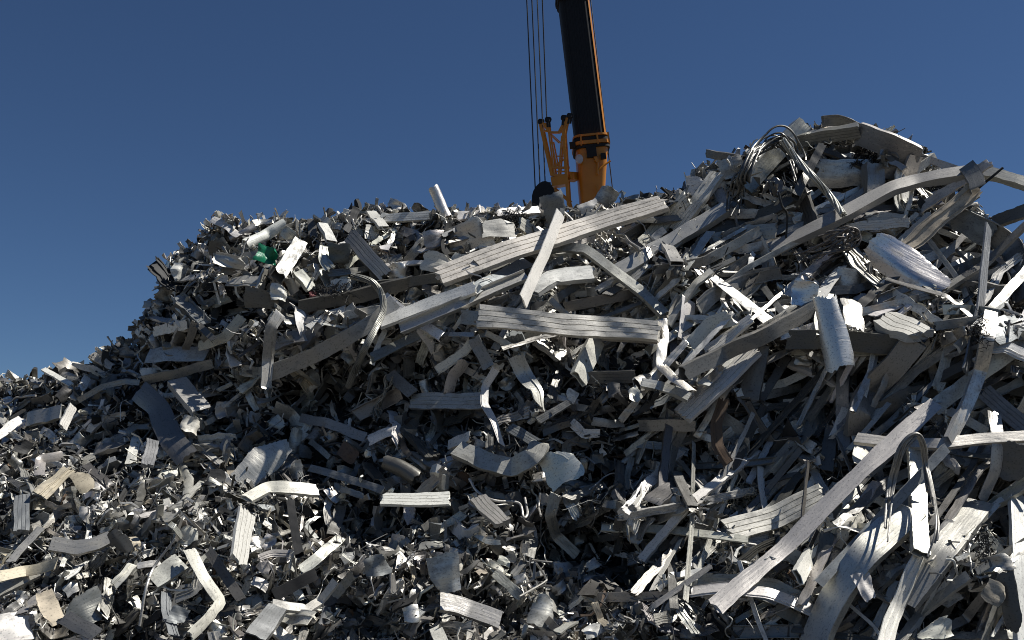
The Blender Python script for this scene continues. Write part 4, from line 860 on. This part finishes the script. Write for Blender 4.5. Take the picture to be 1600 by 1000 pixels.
def crane():
    D0 = 30.0; B0, T0 = gp(933.5, 322, 30.0), gp(886.8, -60, 31.4); ax = nrmz(T0 - B0); PX = D0 / FPX
    C0 = gp(924.5, 330, 30.0); foot = np.array([C0[0] + .1, C0[1] - .2, 2.6])
    root = bpy.data.objects.new('mobile_crane', None); COL.objects.link(root); root.location = (foot[0], foot[1] + .3, 0)
    tag(root, 'orange mobile crane with black telescopic boom standing behind the heap', 'crane')
    ex = nrmz(np.cross(np.array([0, 1.0, 0]), ax)); ex = ex if ex[0] > 0 else -ex; ey = np.cross(ax, ex); ey = ey if ey[1] > 0 else -ey
    def prof(w, d):                                                  # flat front, rounded back and corners
        L_ = []; 
        for cx, cy, a0 in ((.5 * w - .2 * w, -.5 * d + .2 * w, -90), (.5 * w - .42 * w, .5 * d - .42 * w, 0), (-.5 * w + .42 * w, .5 * d - .42 * w, 90), (-.5 * w + .2 * w, -.5 * d + .2 * w, 180)):
            r = .2 * w if cy < 0 else .42 * w
            for k in range(6): a = R(a0 + 18 * k); L_.append((cx + r * math.cos(a), cy + r * math.sin(a)))
        return L_
    def P(v):                                                        # boom axis at picture height v
        f = (322 - v) / 382.0; return B0 + (T0 - B0) * f
    def put(name, g, m, par=root, smooth=40):
        V, F, UV = g.arr(); o = link_mesh(name, V, F, UV, m, parent=None, smooth=smooth, origin=V.mean(0))
        w = o.location.copy(); o.parent = par; o.matrix_parent_inverse = Matrix.Translation(-par_loc(par)); o.location = w; return o
    def par_loc(p):
        q = Vector((0, 0, 0))
        while p is not None: q = Vector(p['world']) if 'world' in p else p.location; break
        return q
    # base section, orange
    w0 = 50 * PX; g = Geo(); prism(g, (C0, P(243)), ex, ey, prof(w0, w0 * 1.15), (.72, .99)); prism(g, (P(243.2), P(236)), ex, ey, prof(w0, w0 * 1.15)); prism(g, (foot, C0 - np.array([0, 0, .002])), ex, ey, prof(w0, w0 * 1.15), (.7, .71)); base = put('boom_base', g, M_ORANGE)
    g = Geo()
    for v0, v1, k in ((238, 233, 1.16), (226, 223, 1.12)): prism(g, (P(v0), P(v1)), ex, ey, prof(w0 * k, w0 * 1.15 * k))
    for k in (1, 4, 6): bar(g, P(240) + ex * w0 * (-.52 + .175 * k) - ey * w0 * .66, P(224) + ex * w0 * (-.50 + .17 * k) - ey * w0 * .66, .05)
    put('boom_collar', g, M_ORANGE)
    g = Geo(); prism(g, (P(243), P(239)), ex, ey, prof(w0 * 1.12, w0 * 1.15 * 1.12)); prism(g, (P(232), P(227)), ex, ey, prof(w0 * 1.08, w0 * 1.15 * 1.08)); put('collar_band', g, M_BLACK)
    g = Geo(); bar(g, P(243) - ex * w0 * .05 - ey * w0 * .60, P(258) - ex * w0 * .05 - ey * w0 * .60, .3, .12); put('collar_latch', g, M_BLACK); g = Geo(); bar(g, P(240) - ex * w0 * .6 - ey * w0 * .5, P(232) - ex * w0 * .6 - ey * w0 * .5, .18); put('collar_latch', g, M_BLACK)
    g = Geo(); bar(g, P(262) + ex * w0 * .30 - ey * w0 * .60, P(254) + ex * w0 * .30 - ey * w0 * .60, .16, .12); put('inspection_hatch', g, M_BLACK)
    g = Geo(); c = P(260) - ex * w0 * .46 - ey * w0 * .62; prism(g, (c, c - ey * .1), ex, ax, [(.11 * math.cos(a), .14 * math.sin(a)) for a in np.linspace(0, 6.283, 12, endpoint=False)]); put('work_lamp', g, M_LAMP)
    g = Geo(); f = -ey * w0 * .60; ln = [P(318) + f + ex * .0, P(300) + f]; bar(g, P(330) + f, P(296) + f, .05); q = [P(278) + f + ex * w0 * .06, P(274) + f + ex * w0 * .2, P(268) + f + ex * w0 * .42, P(266) + f + ex * w0 * .5]
    tube_path(smooth_curve(q, 4), .03, g, 5); tube_path(smooth_curve([P(262) + f + ex * w0 * .02, P(266) + f + ex * w0 * .1, P(274) + f + ex * w0 * .08, P(284) + f + ex * w0 * .05], 4), .035, g, 5); bar(g, P(266) + f + ex * w0 * .1, P(255) + f + ex * w0 * .02, .09); put('hose_line', g, M_ORANGE)
    # inner section: black skin with ribs, orange right flank
    w1 = 47 * PX; g = Geo(); prism(g, (P(250), P(-60)), ex, ey, prof(w1, w1 * 1.15)); inner = put('boom_extension', g, M_BLACK)
    g = Geo()
    for k in range(9):
        x = w1 * (-.36 + .085 * k); prism(g, (P(240), P(-60)), ex, ey, [(x - .012, -.5 * w1 * 1.15 - .009), (x + .012, -.5 * w1 * 1.15 - .009), (x + .012, -.5 * w1 * 1.15 + .02), (x - .012, -.5 * w1 * 1.15 + .02)])
    put('boom_rib', g, M_BLACK)
    g = Geo(); prism(g, (P(226), P(14)), ex, ey, [(w1 * .46, -w1 * .55), (w1 * .49, -w1 * .53), (w1 * .53, -w1 * .40), (w1 * .53, w1 * .45), (w1 * .505, w1 * .45), (w1 * .505, -w1 * .38), (w1 * .46, -w1 * .52)]); put('side_plate', g, M_ORANGE)
    g = Geo()
    for v0, v1, k in ((12, 8, 1.10), (6, 2, 1.18), (0, -4, 1.12)): prism(g, (P(v0), P(v1)), ex, ey, prof(w1 * k, w1 * 1.15 * k))
    for k in (-.6, -.3, .2, .45): bar(g, P(14) + ex * w1 * k - ey * w1 * .64, P(-2) + ex * w1 * k - ey * w1 * .64, .09)
    put('boom_collar', g, M_BLACK)
    # folded lattice jib beside the boom
    g = Geo(); gd = Geo(); plate = Geo()
    for dd in (-.32, .32):
        J = lambda u, v: gp(u, v, 29.6 + dd)
        o = 0 if dd < 0 else 3
        for a, b, w in (((844 + o, 194), (862 + o, 274), .17), ((856 + o, 196), (866 + o, 272), .1), ((886 + o, 184), (880 + o, 214), .13), ((880 + o, 204), (888 + o, 322), .17), ((878 + o, 212), (873 + o, 272), .1), ((850 + o, 204), (858 + o, 206), .09),
                        ((858 + o, 207), (873 + o, 207), .12), ((873 + o, 207), (882 + o, 190), .13), ((858 + o, 207), (848 + o, 192), .12), ((859 + o, 210), (874 + o, 224), .06), ((862 + o, 222), (870 + o, 262), .09), ((868 + o, 244), (880 + o, 244), .06), ((866 + o, 260), (880 + o, 248), .06),
                        ((860 + o, 262), (887 + o, 262), .12), ((861 + o, 274), (888 + o, 274), .12), ((862 + o, 292), (868 + o, 300), .10), ((864 + o, 294), (890 + o, 316), .11), ((888 + o, 318), (893 + o, 336), .16), ((870 + o, 268), (884 + o, 268), .08)):
            bar(g, J(*a), J(*b), w * .52, w * .45)
        for u, v in ((844, 190), (855, 187), (880, 184), (889, 181)):
            c = J(u + o, v); r = .075
            prism(gd, (c + np.array([0, -.05, 0]), c + np.array([0, .05, 0])), np.array([1.0, 0, 0]), np.array([0, 0, 1.0]), [(r * math.cos(a), r * math.sin(a)) for a in np.linspace(0, 6.283, 10, endpoint=False)])
            bar(gd, c, J(u + o + (1 if u < 870 else -1), v + 12), .07); put('jib_pin', gd, M_BLACK); gd = Geo()
    for a in ((852, 214), (858, 240), (877, 232), (883, 250), (860, 268), (884, 274)): bar(g, gp(*a, 29.28), gp(*a, 29.95), .06)
    bar(g, gp(874, 277, 29.6), gp(876, 291, 29.6), 26 * PX, .7); bar(g, gp(886, 276, 29.7), gp(900, 277, 30.0), .24); bar(g, gp(892, 272, 29.8), gp(893, 282, 29.8), .2)
    put('jib_frame', g, M_ORANGE)
    # hoist ropes and the guy line on the far side
    for (u0, v0), (u1, v1) in (((819.5, -80), (836.5, 299)), ((827.5, -80), (844, 294)), ((836, -80), (852, 290)), ((844.5, -80), (854.5, 192))):
        g = Geo(); tube_path(np.linspace(gp(u0, v0, 29.4), gp(u1, v1, 29.4), 6), .021, g, 6); put('hoist_rope', g, M_ROPE, smooth=60)
    g = Geo(); tube_path(np.linspace(gp(916, -60, 32), gp(959, 312, 30.2), 6), .019, g, 6); put('guy_line', g, M_ROPE, smooth=60)
    # the part hidden by the heap, so that the boom stands on something
    g = Geo(); c = np.array(foot); prism(g, (np.array([c[0], c[1] + .3, .9]), np.array([c[0], c[1] + .3, 1.5])), np.array([1.0, 0, 0]), np.array([0, 1.0, 0]), [(1.3 * math.cos(a), 1.3 * math.sin(a)) for a in np.linspace(0, 6.283, 24, endpoint=False)])
    bar(g, (c[0] - .55, c[1] + .2, 1.5), (c[0] - .55, c[1] + .2, 3.0), .2, 1.2); bar(g, (c[0] + .62, c[1] + .2, 1.5), (c[0] + .62, c[1] + .2, 3.0), .2, 1.2); put('turntable', g, M_ORANGE)
    g = Geo(); bar(g, (c[0] - 4.5, c[1] + .3, .75), (c[0] + 6, c[1] + .3, .75), .6, 2.5); put('carrier', g, M_ORANGE)
    for k in range(5):
        for s in (-1, 1):
            g = Geo(); x = c[0] - 3.6 + 2.0 * k; y = c[1] + .3 + s * 1.15; prism(g, (np.array([x, y - .2, .6]), np.array([x, y + .2, .6])), np.array([1.0, 0, 0]), np.array([0, 0, 1.0]), [(.6 * math.cos(a), .6 * math.sin(a)) for a in np.linspace(0, 6.283, 22, endpoint=False)]); put('wheel', g, M_RUBBER)
def hook_block():
    root = bpy.data.objects.new('hook_block', None); COL.objects.link(root); c = gp(849, 312, 29.4); root.location = c
    tag(root, 'dark crane hook block hanging on four ropes just behind the crest', 'hook block')
    PX = 29.4 / FPX; e1 = nrmz(np.array([1.0, 0, -.12])); e2 = nrmz(np.array([.12, 0, 1.0])); Y = np.array([0, 1.0, 0])
    def put(name, g, m):
        V, F, UV = g.arr(); o = link_mesh(name, V, F, UV, m, smooth=40, origin=V.mean(0)); w = o.location.copy(); o.parent = root; o.location = w - root.location; return o
    ov = [(.30 * math.cos(a) + .05 * math.cos(a) ** 3, .50 * math.sin(a)) for a in np.linspace(0, 6.283, 20, endpoint=False)]
    for y in (-.24, .24):
        g = Geo(); q = c + Y * y; prism(g, (q - Y * .025, q + Y * .025), e1, e2, ov); put('side_plate', g, M_BLACK)
    for k in range(3):
        g = Geo(); q = c + Y * (-.14 + .14 * k) + e2 * .1; prism(g, (q - Y * .04, q + Y * .04), e1, e2, [(.33 * math.cos(a), .33 * math.sin(a)) for a in np.linspace(0, 6.283, 24, endpoint=False)]); put('sheave', g, M_ROPE)
    g = Geo(); tube_path(smooth_curve([c - e2 * .5, c - e2 * .7, c - e2 * .85 + e1 * .16, c - e2 * 1.05 + e1 * .02, c - e2 * .95 - e1 * .18], 6), .07, g, 8); put('hook', g, M_BLACK)
    g = Geo(); bar(g, c + e2 * .40 - e1 * .16, c + e2 * .46 + e1 * .16, .08, .5); put('rope_guard', g, M_BLACK)

ground(); crane(); hook_block()
build_hand()
build_heap()
build_middle()
drop_hidden()
